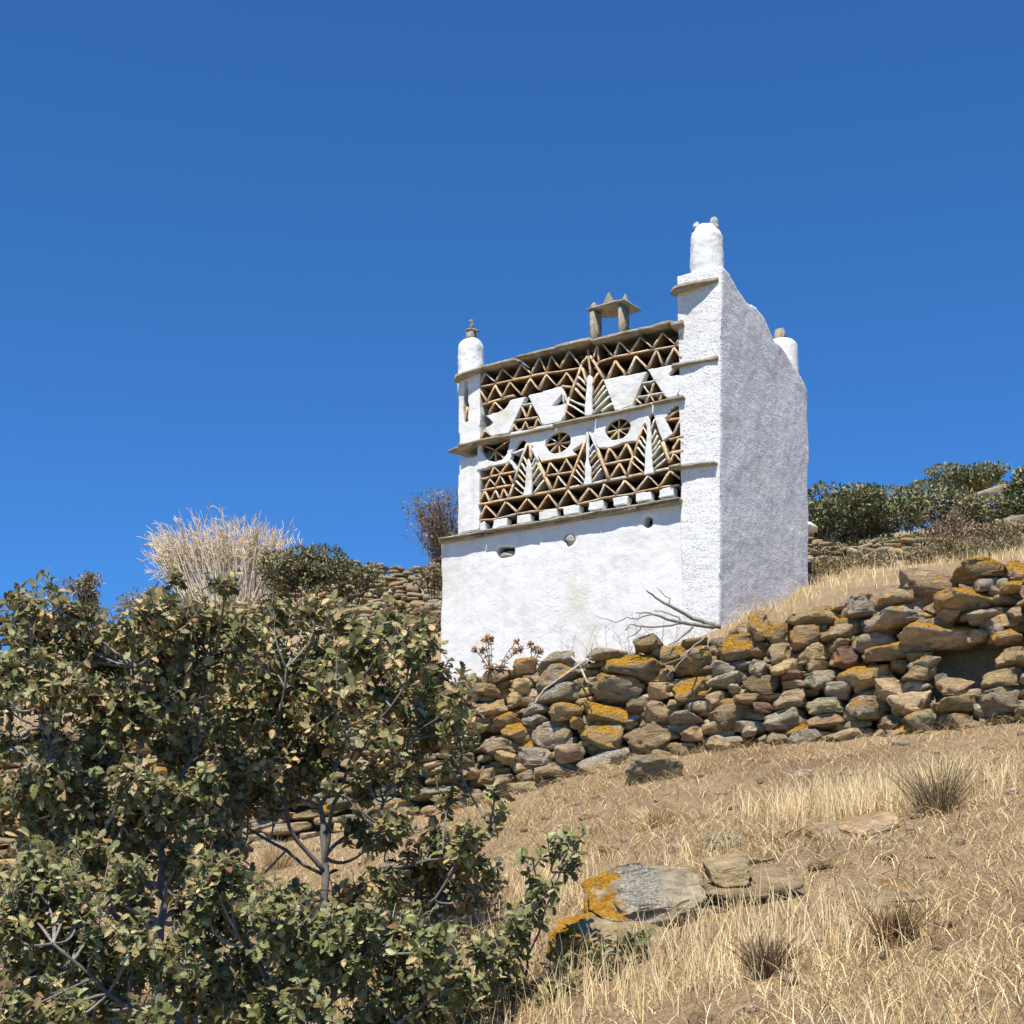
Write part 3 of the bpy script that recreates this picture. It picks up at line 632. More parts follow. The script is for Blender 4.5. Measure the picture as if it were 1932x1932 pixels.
TR = """1785 195 190 75 -3 t .9 0;1590 250 220 90 8 t .12 0;1905 205 60 80 0 t .6 .2;1810 250 120 60 0 g .3 .4;1895 265 90 40 0 t .5 0;1505 300 165 60 5 t .35 0;1765 310 290 78 -3 t .8 .3;1500 360 230 85 -8 g .3 .55;1675 367 85 48 0 t 0 0;1790 365 105 48 0 g 0 .4;1845 400 60 95 -20 g .4 .4;1905 355 50 42 0 t 0 0;1650 430 320 95 -3 t .75 .1;1515 475 265 72 -8 t .85 .1;1400 450 160 78 -8 y .25 .1;1360 330 110 78 -5 g .25 .25;1315 410 180 75 -12 d .22 .1;1200 365 190 78 -8 d .05 0;1165 445 110 82 0 t .45 0;990 400 78 110 5 t .6 .3;1075 420 105 92 0 t .5 .1;930 475 165 95 -5 t .75 .2;1073 500 98 85 0 t 0 0;1195 495 135 72 -8 t .08 0;1285 470 80 50 0 t 0 0;1305 515 92 78 0 r .15 0;997 550 82 76 0 w 0 0;1100 550 125 60 -3 t 0 0;1215 545 90 45 0 d 0 0;885 550 105 68 -5 g .1 .65;785 515 130 92 -20 t .4 .4;575 545 235 98 8 g .5 .5;700 510 100 62 0 t .5 .1;455 495 160 45 -3 y 0 .2;600 465 115 62 -10 b .1 .1;1130 580 100 48 -5 r 0 0;1230 590 130 68 -5 y 0 .1;1390 572 210 92 -5 t .6 .2;1575 538 120 52 0 g .35 .55;1565 575 120 50 0 t 0 0;1575 503 112 42 0 t .4 .1;1890 520 110 80 0 t 0 .05;1890 435 120 52 0 t .6 0;1455 625 125 75 0 t .1 .25;1570 615 100 48 0 y 0 .1;1280 630 100 62 0 g .2 .5;1135 612 110 32 0 t 0 0;1010 618 125 85 0 b 0 0;920 625 52 48 0 w 0 0;880 598 140 48 -10 y .05 .2;755 630 130 84 -3 t .85 .1;650 632 100 62 0 t .1 .1;485 622 180 105 -5 g .6 .5;1115 660 130 65 -8 t 0 0;1240 685 135 55 0 y 0 .1;1380 690 150 78 0 g .4 .55;1530 682 150 98 -5 t 0 .1;1700 680 150 48 3 t 0 0;1870 660 170 108 -8 g 0 .15;1870 590 150 75 -6 d .05 .1;1700 615 120 74 0 t 0 0;1655 590 60 45 0 y 0 0;1090 732 165 84 -3 y 0 .15;1245 735 140 52 0 b 0 0;1020 690 84 42 0 r .1 0;940 665 92 44 0 t 0 0;900 718 175 92 -15 d .05 .1;735 727 155 52 -3 y .3 .1;640 705 110 88 -10 t .05 0;845 662 90 62 -25 t 0 0;470 712 205 90 12 t .8 .35;572 680 85 64 0 b .05 .1;450 790 190 112 5 g .45 .65;620 800 140 118 25 t 0 0;460 872 210 80 -20 g .25 .6;325 850 112 70 -10 t 0 .1;260 785 170 108 -8 g .45 .6;150 776 115 58 -10 t .85 0;210 867 132 70 5 y 0 .1;115 740 105 70 -20 t .65 0;205 730 96 46 0 g .1 .5;315 710 120 64 3 t .45 .2;350 745 58 48 0 t .8 0;205 695 100 48 -10 g .25 .5;295 640 172 88 0 g .15 .75;290 575 170 84 -10 g .35 .6;160 610 95 64 0 t .1 .1;130 665 64 58 0 t 0 0;55 690 110 52 -8 t .25 .1;50 635 76 48 0 d 0 .1;75 830 142 64 -8 t .1 .4;105 868 92 40 0 t 0 0;280 912 152 50 -3 t 0 0;170 930 68 54 -15 t 0 0;170 980 135 66 -12 y 0 .15;40 920 84 84 0 t 0 .1;100 950 74 54 0 t 0 0;450 922 160 52 0 d 0 0;760 780 85 60 0 t 0 0;1160 795 112 58 -15 y 0 .2;1320 787 170 60 -5 t 0 0;1460 790 84 54 0 t 0 0;1065 805 84 45 0 t 0 0;1470 750 84 48 0 d 0 0;1590 738 142 84 -15 y 0 .05;1720 742 104 64 0 t 0 .1;1880 722 92 44 0 b 0 0;840 762 92 54 0 d 0 0;970 772 52 42 0 w 0 0;275 525 142 54 -8 g .2 .45;160 542 104 54 -5 t .7 .1;60 585 110 58 -6 d .2 .1;1440 410 60 30 0 t 0 0;1880 775 100 60 0 g 0 .2;1800 795 80 45 0 t 0 0;560 880 70 60 0 d 0 .1;720 850 70 50 0 b 0 0;850 815 90 45 0 d 0 0"""
TRL = []
for q in TR.split(';'):
    a = q.split(); TRL.append((float(a[0])*.5333+901.6, float(a[1])*.5335+966, float(a[2])*.5333, float(a[3])*.5335, float(a[4]), a[5], float(a[6]), float(a[7])))
wallE = empty('dry_stone_wall', (2.2, float(yw(2.2)), float(zb_(2.2))))
tag(wallE, 'rough dry-stone terrace wall with orange lichen running across the slope below the tower', 'stone wall')
off = np.array(wallE.location)
rgs = np.random.default_rng(5)
stones = []; boxes = []
for k, (px, py, wp, hp, rot, ty, lo, lg) in enumerate(TRL):
    p = wall_point(px, py); sc = p.y/FPX; wd = wp*sc*.5*1.04; ht = hp*sc*.5*.98
    dp = float(np.clip(wd*rgs.uniform(.7, 1.0), .16, .34))
    V, Fc = stone_geo((wd, dp, ht), 100+k, 4, 13, (rgs.uniform(-.16, .06), math.radians(-rot)*-1 if False else math.radians(rot), rgs.uniform(-.22, .22)-.06))
    c = np.array(p)+np.array([0, dp*.62+rgs.uniform(-.05, .05), 0])
    stones.append((wp*hp, V+c-off, Fc, stint(ty, rgs), (lo if lo else (rgs.uniform(.12, .4) if rgs.random() < .4 else 0), lg, 0))); boxes.append((px, py, wp, hp))
def covered(px, py):
    return any(abs(px-b[0]) < b[2]*.48 and abs(py-b[1]) < b[3]*.48 for b in boxes)
# the wall goes on behind the oaks to the left and out of frame to the right; courses laid one by one
k = 0; HOLE = (1832, 1243, 105, 48)
for xs0, xs1 in ((-7.5, 7.6),):
    h = 0
    for row in range(17):
        x = xs0+rgs.uniform(0, .3)
        while x < xs1:
            wd = rgs.uniform(.15, .40)*(1.2 if x < -.2 else .9); ht = rgs.uniform(.038, .075)
            zb = float(zb_(x)); zt = float(zt_(x)); z = zb+.04+row*.098+rgs.uniform(-.025, .025)
            if z < zt-.02:
                Y = float(yw(x))+BAT*(z-zb); d = Vector((x, Y, z)); 
                q = MIc(d) if False else None
                yy = d.y*math.cos(PITCH)+d.z*math.sin(PITCH); vv = -d.y*math.sin(PITCH)+d.z*math.cos(PITCH)
                px = 966+FPX*d.x/yy; py = CYP-FPX*vv/yy
                cov = covered(px, py); hole = abs(px-HOLE[0]) < HOLE[2] and abs(py-HOLE[1]) < HOLE[3]
                inner = px > 905 and px < 1940
                back = .24 if (cov or inner) else .07
                if hole: x += wd*1.12; k += 1; continue
                V, Fc = stone_geo((wd*.62, .17, ht), 900+k, 3 if inner else 4, 8, (rgs.uniform(-.1, .1), rgs.uniform(-.12, .12)-.05, rgs.uniform(-.2, .2)))
                ty = 'ttttdygb'[int(rgs.integers(8))]; lo = rgs.uniform(.3, .7) if rgs.random() < .16 else 0; lg = rgs.uniform(.2, .55) if rgs.random() < .25 else 0
                stones.append((0 if inner else (80 if -3.4 < x < 0 else 2)*ht*wd*4000, V+np.array([x, Y+back, z])-off, Fc, stint(ty, rgs), (lo, lg, 0)))
                k += 1
            x += wd*1.12
stones.sort(key=lambda s: -s[0])
for s in stones[:100]: join_stones('stone', [s[1:]], M_ST, wallE)
o = join_stones('small_stones', [s[1:] for s in stones[100:]], M_ST, wallE); o['kind'] = 'stuff'

def far_wall(label, pts_top, pts_bot, Y0, Y1, seed, sw=.20, sh=.07, loc_name='dry_stone_wall', tints='ygtg', sub=2):
    rg = np.random.default_rng(seed); L = []
    xs = [p[0] for p in pts_top]
    px = xs[0]
    top = lambda q: np.interp(q, [p[0] for p in pts_top], [p[1] for p in pts_top]); bot = lambda q: np.interp(q, [p[0] for p in pts_bot], [p[1] for p in pts_bot])
    step_y = sh*2*FPX/((Y0+Y1)/2)*.82
    py = max(p[1] for p in pts_bot)
    base = None
    while py > min(p[1] for p in pts_top):
        px = xs[0]+rg.uniform(0, 8)
        while px < xs[-1]:
            Y = np.interp(px, [xs[0], xs[-1]], [Y0, Y1]); wd = rg.uniform(.6, 1.5)*sw
            if top(px) < py < bot(px):
                p = np.array(at(px, py+rg.uniform(-1.5, 1.5), Y)); p[1] += (bot(px)-py)*.004
                V, Fc = stone_geo((wd, .16, sh*rg.uniform(.7, 1.3)), int(rg.integers(1e6)), sub, 6, (rg.uniform(-.2, .2), rg.uniform(-.2, .2), rg.uniform(-.3, .3)))
                L.append((V+p, Fc, stint(tints[int(rg.integers(len(tints)))], rg), (rg.uniform(.3, .6) if rg.random() < .05 else 0, rg.uniform(.2, .5) if rg.random() < .4 else 0, 0)))
            px += wd*2*FPX/Y*.93
        py -= step_y
    o = join_stones(loc_name, L, M_ST); return tag(o, label, 'stone wall')
far_wall('grey dry-stone wall along the skyline left of the tower, dipping in the middle', [(500, 1062), (560, 1046), (640, 1050), (700, 1058), (760, 1064), (800, 1062), (850, 1056)], [(500, 1150), (700, 1150), (850, 1150)], 33.0, 31.0, 21, .13, .045)
far_wall('lower pale dry-stone terrace wall behind the oak, left of the tower', [(430, 1140), (600, 1130), (760, 1138), (850, 1128)], [(430, 1185), (700, 1190), (850, 1190)], 29.5, 28, 22, .12, .042)
far_wall('short tumbled dry-stone wall under the green shrubs right of the tower', [(1516, 1002), (1545, 1018), (1600, 1032), (1660, 1014), (1740, 1012), (1800, 1030)], [(1516, 1062), (1600, 1066), (1700, 1058), (1800, 1050)], 27.5, 26.5, 23, .15, .042, tints='ytdg')

# ------------------------------------------------------------------ rocks lying on the slope
def rock(name, label, px, py, wp, hp, seed, ty='t', lo=0, lg=0, rot=0, sink=.35, dep=None, group=None, tiltx=0, cat='rock', sub=5):
    p = gpix(px, py+hp*.5*(1-sink)); sc = p.y/FPX; wd = wp*sc/2; ht = hp*sc/2; rg = np.random.default_rng(seed)
    V, Fc = stone_geo((wd, dep or wd*.8, ht), seed, sub, 10, (tiltx, math.radians(rot), rg.uniform(-.2, .2)))
    o = join_stones(name, [(V, Fc, stint(ty, rg), (lo, lg, 0))], M_ST)
    o.location = (p.x, p.y+(dep or wd*.8)*.7, at(px, py, p.y).z); return tag(o, label, cat, group)
rock('boulder', 'grey boulder with orange lichen spot at the foot of the terrace wall', 1232, 1453, 112, 66, 31, 'g', .22, .1, -12, .3)
rock('rock', 'small round whitish rock half buried in the middle of the dry slope', 1520, 1461, 36, 24, 32, 'w', 0, .2)
rock('rock', 'rounded pale rock in the dry grass above the lichen boulder', 1368, 1590, 66, 36, 33, 'g', 0, .15)
rock('rock', 'small dark rock fragment near the wall foot', 1106, 1542, 34, 16, 35, 'b', 0, .1)
def outcrop(label, px, py, parts, seed):
    p = gpix(px, py+14); E_ = empty('rock_outcrop', p); tag(E_, label, 'rock', None); rg = np.random.default_rng(seed); sc = p.y/FPX
    for k, (qx, qy, wp, hp, ty, rot) in enumerate(parts):
        wd = wp*sc/2; ht = hp*sc/2
        V, Fc = stone_geo((wd, .22, ht), seed*10+k, 5, 7, (.34, math.radians(rot), rg.uniform(-.1, .1)), .09)
        join_stones('rock_layer', [(V+np.array(at(qx, qy, p.y-.02*k))-np.array(p)+np.array([0, .17, 0]), Fc, stint(ty, rg), (.12, .1, 0))], M_ST, E_)
outcrop('stepped brown rock ledges right of the lichen boulder, with dark gaps under them', 1415, 1690, [(1380, 1640, 90, 34, 't', -12), (1452, 1652, 120, 30, 'd', -6), (1400, 1676, 130, 32, 'd', -3), (1490, 1690, 90, 26, 't', -6), (1385, 1712, 90, 28, 'b', 4), (1450, 1722, 110, 24, 'd', -8)], 36)
outcrop('long thin layered rock slab below the grey tussock', 1622, 1566, [(1650, 1556, 120, 26, 't', -8), (1580, 1570, 80, 24, 'd', -4), (1620, 1578, 110, 16, 'b', -5)], 34)
outcrop('low buried rock edge in the grass at the right of the slope', 1690, 1690, [(1640, 1690, 90, 20, 'd', -4), (1710, 1682, 110, 22, 't', -7)], 38)
rock('rock', 'small brown rock just left of the long layered slab', 1492, 1574, 46, 22, 39, 'd', 0, 0)
rock('rock', 'thin flat rock in the grass above the brown ledge', 1440, 1622, 90, 14, 40, 't', 0, 0, -4, .3)
rock('rock', 'orange spotted rock in the bottom left corner under the oak', 30, 1925, 50, 36, 41, 't', .8, 0)
rock('rock', 'tan rock at the left edge below the oak leaves', 25, 1608, 120, 50, 42, 't', .1, .1, 0)
# the lichen boulder: two thick layers
p = gpix(1180, 1800); sc = p.y/FPX
BO = empty('layered_boulder', p); tag(BO, 'big two-layer boulder with white and orange lichen on its top, beside the oak sprigs', 'boulder')
rg = np.random.default_rng(3)
for nm, px, py, wp, hp, dep_, tx_, sd_, dy, tc_ in (('lower_layer', 1168, 1776, 240, 72, .24, .46, 51, -.12, (.55, .42, .24)), ('upper_layer', 1208, 1692, 264, 66, .24, .56, 58, .06, (.60, .49, .33))):
    wd = wp*sc/2; ht = hp*sc/2
    V, Fc = stone_geo((wd, dep_, ht), sd_, 6, 6, (0, 0, 0), .06)
    lay = vn3(np.stack([V[:, 0]*3, V[:, 1]*3, V[:, 2]*26], 1)+sd_, 9)+.6*vn3(np.stack([V[:, 0]*7, V[:, 1]*7, V[:, 2]*60], 1)+sd_, 8)   # split schist layers
    side = np.clip(1.2-np.abs(V[:, 2])/ht, .15, 1); rad = np.linalg.norm(V[:, :2], axis=1, keepdims=True)+1e-6
    V = V+np.concatenate([V[:, :2]/rad*(lay*side*.05)[:, None], (.022*vn3(V*9+3)+.016*vn3(V*26+5)+.02*vn3(V*np.array([4, 12, 4])+7))[:, None]], 1)
    px_ = V[:, 0]/wd
    nz_ = vn3(V*6+11)*.28+vn3(V*15+2)*.14; px_ = px_+nz_
    lo = np.clip(.66-1.4*(px_+.60), 0, .66)*(1 if nm == 'upper_layer' else .8); lg = (np.clip(1.1-2.0*np.abs(px_-.02), 0, .62) if nm == 'upper_layer' else .05+0*px_)
    R = np.array(Matrix.Rotation(math.radians(-3), 3, 'Y') @ Matrix.Rotation(tx_, 3, 'X') @ Matrix.Rotation(.08, 3, 'Z')); V = V @ R.T
    c = np.array(at(px, py, p.y+.1+dy))-np.array(p)+np.array([0, dep_*.8, 0])
    join_stones(nm, [(V+c, Fc, tc_, np.stack([lo, lg, 0*lo], 1))], M_ST, BO)

# ------------------------------------------------------------------ foliage engines
def leaf_template(kind):
    if kind == 'oak':
        o_ = [(0, .015), (.10, .05), (.2, .19), (.27, .12), (.38, .29), (.46, .17), (.6, .33), (.68, .2), (.8, .25), (.9, .13), (1, .0)]
    else: o_ = [(0, .03), (.3, .2), (.6, .24), (.85, .14), (1, 0)]
    V = []; Fc = []
    for t_, h_ in o_:
        bend = -.22*t_*t_
        V += [(-h_, t_, bend+.38*h_), (0, t_, bend), (h_, t_, bend+.38*h_)]
    for i in range(len(o_)-1):
        a = i*3; Fc += [(a, a+1, a+4, a+3), (a+1, a+2, a+5, a+4)]
    return np.array(V), np.array(Fc)
def leaves_mesh(name, pos, dirs, nrm, size, tint, mat, parent, kind='oak'):
    T, Fc = leaf_template(kind); n = len(pos)
    d = dirs/np.linalg.norm(dirs, axis=1, keepdims=True); x = np.cross(d, nrm); x /= np.linalg.norm(x, axis=1, keepdims=True)+1e-9; z = np.cross(x, d)
    sz = size[:, None, None]
    curl = RNG.uniform(-.6, 2.0, n)[:, None, None]; wid = RNG.uniform(.8, 1.15, n)[:, None, None]
    V = pos[:, None, :]+sz*(T[None, :, 0:1]*wid*x[:, None, :]+T[None, :, 1:2]*d[:, None, :]+T[None, :, 2:3]*curl*z[:, None, :])
    m = len(T); idx = (Fc[None]+(np.arange(n)*m)[:, None, None]).reshape(-1, 4)
    return mesh_np(name, V.reshape(-1, 3), None, mat, parent, tint=np.repeat(tint, m, 0), loops=(idx.ravel(), np.full(len(idx), 4)))
def bez(a, b, c, n=7): return [a*(1-t_)**2+b*2*t_*(1-t_)+c*t_*t_ for t_ in [i/n for i in range(n+1)]]
def unit(v): return v/(np.linalg.norm(v)+1e-9)
def oak(label, base, trunks, lobes, seed, dens=1.0, leaf=.072, green=.5):
    """trunks: list of [(px,py,Y,r)...]; lobes: (px,py,rpx,Y)"""
    rg = np.random.default_rng(seed); root = empty('oak_shrub', base); tag(root, label, 'oak shrub', 'oak shrubs in the foreground')
    off = np.array(base); nodes = []
    for tr_ in trunks:
        mb = MB(); pts = [at(q[0], q[1], q[2]) for q in tr_]; rr = [q[3] for q in tr_]; P = []; R = []
        for i in range(len(pts)-1):
            for s_ in range(4):
                f_ = s_/4; j = Vector(rg.normal(size=3)*.008); P.append(pts[i].lerp(pts[i+1], f_)+j-Vector(off)); R.append((rr[i]*(1-f_)+rr[i+1]*f_)*.62)
        P.append(pts[-1]-Vector(off)); R.append(rr[-1]*.62)
        g_ = rg.uniform(.11, .18); R = [q*rg.uniform(.88, 1.15) for q in R]; mb.tube(P, R, 9, (g_, g_*.93, g_*.84)); mb.build('trunk', M_BARK, root, True)
        nodes += [(np.array(p_), r_) for p_, r_ in zip(P, R)]
    pos = []; dr = []; nr = []; szs = []; tn = []
    NP = np.array([q[0] for q in nodes])
    lobes = list(lobes)+[(px+rg.uniform(-32, 32), py+rg.uniform(-8, 40), rp*rg.uniform(.8, 1.05), Y+rg.uniform(.15, .6)) for (px, py, rp, Y) in lobes if rp > 38]
    for (px, py, rp, Y) in lobes:
        mbr = MB(); c = np.array(at(px, py, Y))-off; r = rp*Y/FPX
        dist = np.linalg.norm(NP-c-np.array([0, 0, -.15]), axis=1); j = int(np.argmin(dist)); a = NP[j]; ra = min(nodes[j][1]*.7, .022)
        mid = (a+c)/2+rg.normal(size=3)*.08+np.array([0, 0, -.03])
        P = bez(a, mid, c, 8); g_ = rg.uniform(.15, .27); R = np.linspace(max(ra, .007), .005, 9)
        mbr.tube([Vector(p_) for p_ in P], list(R), 5, (g_, g_*.94, g_*.86), cap=False)
        nl = int(dens*3.5*math.pi*rp*rp/260); ntw = max(3, nl//9)
        for t_ in range(ntw):
            v = unit(rg.normal(size=3)+np.array([0, -.1, .35])); s0 = np.array(P[int(rg.integers(5, 9))]); e = c+v*r*rg.uniform(.3, 1.38)*np.array([1, .9, 1])
            m_ = (s0+e)/2+rg.normal(size=3)*r*.12; tp = bez(s0, m_, e, 5); g_ = rg.uniform(.14, .3)
            mbr.tube([Vector(p_) for p_ in tp], [.004, .0038, .0034, .003, .0025, .002], 4, (g_, g_*.92, g_*.8), cap=False)
            tv = unit(e-m_); per = 9; hue = rg.random()
            for q in range(per):
                f_ = .35+.65*(q/(per-1))
                i0 = min(int(f_*5), 4); b_ = tp[i0]*(1-(f_*5-i0))+tp[i0+1]*(f_*5-i0) if f_ < 1 else tp[5]
                ang = q*2.4+rg.uniform(-.4, .4); x_ = unit(np.cross(tv, [.3, .2, .9])); y_ = np.cross(tv, x_)
                o_ = math.cos(ang)*x_+math.sin(ang)*y_; k_ = .55 if q > per-4 else .2
                d_ = unit(o_+tv*k_+rg.normal(size=3)*.25+np.array([0, 0, -.12])); n_ = unit(np.array([-.1, -.42, .75])+tv*.3+rg.normal(size=3)*.48)
                pos.append(b_); dr.append(d_); nr.append(n_); szs.append(leaf*rg.uniform(.62, 1.25)*(.8 if q == per-1 else 1)*.88)
                u = rg.random()*.7+hue*.3; kk = rg.uniform(.45, 1.18)
                if u < green: tc_ = np.array([.20, .205, .075])*kk
                elif u < green+.12: tc_ = np.array([.33, .33, .17])*kk
                elif u < green+.30: tc_ = np.array([.42, .33, .155])*kk
                elif u < .93: tc_ = np.array([.52, .37, .18])*kk
                else: tc_ = np.array([.26, .135, .06])*kk
                if q == per-1 and rg.random() < .12: tc_ = np.array([.27, .30, .08])
                tn.append(tc_)
        mbr.build('branch', M_BARK, root, True)
    leaves_mesh('foliage', np.array(pos), np.array(dr), np.array(nr), np.array(szs), np.array(tn), M_LEAF, root)
    return root
LB = [(40, 1130, 45), (75, 1100, 26), (120, 1155, 50), (60, 1205, 60), (150, 1215, 60), (20, 1270, 60), (110, 1290, 70), (200, 1250, 60), (230, 1185, 42), (275, 1150, 42), (322, 1098, 34), (330, 1170, 60), (290, 1230, 70), (200, 1340, 80), (40, 1300, 50), (100, 1460, 60), (20, 1500, 45), (180, 1440, 80), (280, 1330, 80), (370, 1270, 80), (400, 1170, 58), (420, 1105, 34), (450, 1210, 70), (60, 1560, 50), (160, 1530, 60), (250, 1470, 60), (340, 1420, 80), (340, 1520, 55), (10, 1400, 40), (90, 1380, 45), (15, 1180, 40), (8, 1330, 30), (230, 1575, 40), (270, 1630, 42), (345, 1610, 42), (250, 1705, 40), (350, 1700, 48), (170, 1600, 40), (240, 1790, 42), (330, 1800, 40), (200, 1690, 45), (60, 1490, 50), (130, 1490, 50), (300, 1500, 55), (400, 1485, 50), (240, 1540, 45), (110, 1600, 45), (400, 1560, 40)]
CB = [(520, 1165, 48), (590, 1160, 40), (500, 1250, 70), (580, 1240, 70), (650, 1172, 48), (735, 1165, 42), (680, 1240, 70), (770, 1225, 55), (800, 1205, 36), (835, 1275, 45), (865, 1292, 30), (440, 1340, 80), (540, 1340, 80), (640, 1330, 80), (740, 1320, 65), (815, 1350, 55), (870, 1385, 34), (450, 1440, 70), (540, 1425, 60), (625, 1405, 50), (720, 1390, 42), (790, 1425, 38), (860, 1440, 34), (430, 1520, 50), (500, 1490, 40), (790, 1180, 30), (690, 1560, 42), (740, 1560, 44), (830, 1590, 48), (885, 1590, 44), (890, 1650, 48), (900, 1700, 34), (800, 1650, 55), (850, 1700, 52), (720, 1680, 55), (650, 1700, 50), (930, 1530, 26), (936, 1490, 22), (925, 1565, 24), (430, 1600, 34), (455, 1670, 34), (560, 1690, 34), (685, 1500, 30), (620, 1480, 30), (870, 1330, 40), (600, 1300, 60), (470, 1460, 50), (560, 1490, 40), (600, 1440, 46), (700, 1460, 40), (775, 1475, 36), (850, 1500, 34)]
FB = [(60, 1650, 70), (40, 1740, 80), (140, 1690, 55), (130, 1800, 80), (60, 1860, 70), (200, 1880, 60), (400, 1650, 50), (430, 1730, 65), (520, 1730, 65), (600, 1765, 65), (480, 1810, 65), (560, 1835, 65), (400, 1850, 60), (300, 1915, 45), (660, 1830, 70), (480, 1905, 65), (580, 1915, 58), (700, 1915, 58), (760, 1775, 65), (820, 1790, 55), (760, 1860, 60), (860, 1860, 55), (920, 1790, 44), (200, 1770, 50), (860, 1920, 45), (370, 1770, 50), (20, 1920, 50), (120, 1920, 50), (230, 1660, 50), (780, 1930, 50), (260, 1770, 50), (330, 1840, 50), (240, 1835, 48), (375, 1690, 42), (440, 1655, 40), (680, 1730, 40)]
RB = [(1005, 1620, 22), (1000, 1665, 24), (1060, 1602, 26), (1092, 1588, 24), (1080, 1640, 26), (1035, 1690, 28), (995, 1725, 32), (1130, 1795, 24), (1182, 1785, 26), (1150, 1825, 28), (1060, 1840, 32), (1030, 1880, 30), (1090, 1865, 30), (960, 1870, 34), (960, 1800, 36), (975, 1760, 34), (930, 1850, 34), (1205, 1770, 18), (1010, 1920, 26)]
rl = random.Random(3)
dp = lambda L, a, b: [(x, y, r, rl.uniform(a, b)) for x, y, r in L]
gb = lambda px, py, Y: (at(px, py, Y).x, Y, gz(at(px, py, Y).x, Y)-.05)
b1 = gb(292, 1900, 8.7); b2 = gb(612, 1700, 10.0); b3 = gb(540, 1930, 7.6); b4 = gb(985, 1900, 8.2)
def pxof(p):
    yy = p[1]*math.cos(PITCH)+p[2]*math.sin(PITCH); vv = -p[1]*math.sin(PITCH)+p[2]*math.cos(PITCH); return 966+FPX*p[0]/yy, CYP-FPX*vv/yy
q1 = pxof(b1); q2 = pxof(b2); q3 = pxof(b3); q4 = pxof(b4)
oak('tallest oak shrub at the left edge, with thick grey trunk and browning lobed leaves', b1,
    [[(*q1, 8.7, .055), (292, 1850, 8.7, .048), (312, 1700, 8.75, .036), (300, 1560, 8.8, .028), (270, 1420, 8.8, .02), (250, 1260, 8.7, .012)], [(312, 1700, 8.75, .026), (210, 1605, 8.6, .02), (120, 1500, 8.5, .014), (80, 1330, 8.4, .009)], [(292, 1850, 8.7, .03), (365, 1780, 8.55, .026), (385, 1790, 8.5, .015)], [(250, 1860, 8.6, .022), (255, 1780, 8.5, .017), (190, 1690, 8.4, .012), (130, 1630, 8.4, .007)], [(300, 1560, 8.8, .02), (370, 1400, 8.9, .014), (400, 1240, 8.9, .01)]],
    dp(LB, 8.2, 9.2), 61, 1.55, .072, .44)
oak('middle oak shrub with forked bare grey stems in front of the stone wall', b2,
    [[(*q2, 10.0, .05), (612, 1650, 10.0, .04), (608, 1520, 10.0, .028), (640, 1430, 10.0, .02), (690, 1300, 10, .012)], [(612, 1650, 10.0, .026), (545, 1560, 9.9, .018), (520, 1420, 9.9, .014), (540, 1260, 9.8, .009)], [(612, 1650, 10.0, .022), (628, 1520, 9.9, .02), (668, 1420, 9.9, .013), (760, 1300, 9.9, .009)], [(720, 1560, 9.6, .016), (725, 1500, 9.8, .015), (765, 1430, 9.9, .012), (775, 1340, 9.9, .008)], [(*q2, 10.0, .03), (720, 1640, 9.8, .018), (840, 1620, 9.7, .01)], [(*q2, 10, .03), (820, 1690, 9.6, .014), (925, 1560, 9.6, .007)], [(612, 1650, 10, .02), (470, 1560, 9.9, .014), (455, 1480, 9.9, .01)]],
    dp(CB, 9.4, 10.3), 62, 1.4, .082, .42)
oak('low spreading oak shrub along the bottom edge of the picture, greener than the others', b3,
    [[(*q3, 7.6, .03), (520, 1880, 7.6, .02), (460, 1780, 7.5, .01)], [(*q3, 7.6, .03), (640, 1860, 7.6, .02), (740, 1800, 7.5, .01)], [(*q3, 7.6, .03), (250, 1900, 7.5, .02), (100, 1780, 7.4, .01)], [(*q3, 7.6, .03), (820, 1880, 7.6, .012)]],
    dp(FB, 7.0, 8.1), 63, 1.6, .066, .58)
oak('small oak sprigs beside the lichen boulder, right of the other oaks', b4,
    [[(*q4, 8.2, .012), (1000, 1800, 8.2, .009), (1040, 1690, 8.2, .006), (1085, 1600, 8.2, .004)], [(*q4, 8.2, .012), (1080, 1850, 8.0, .008), (1150, 1800, 8, .005)]],
    dp(RB, 7.9, 8.3), 64, 1.7, .064, .66)

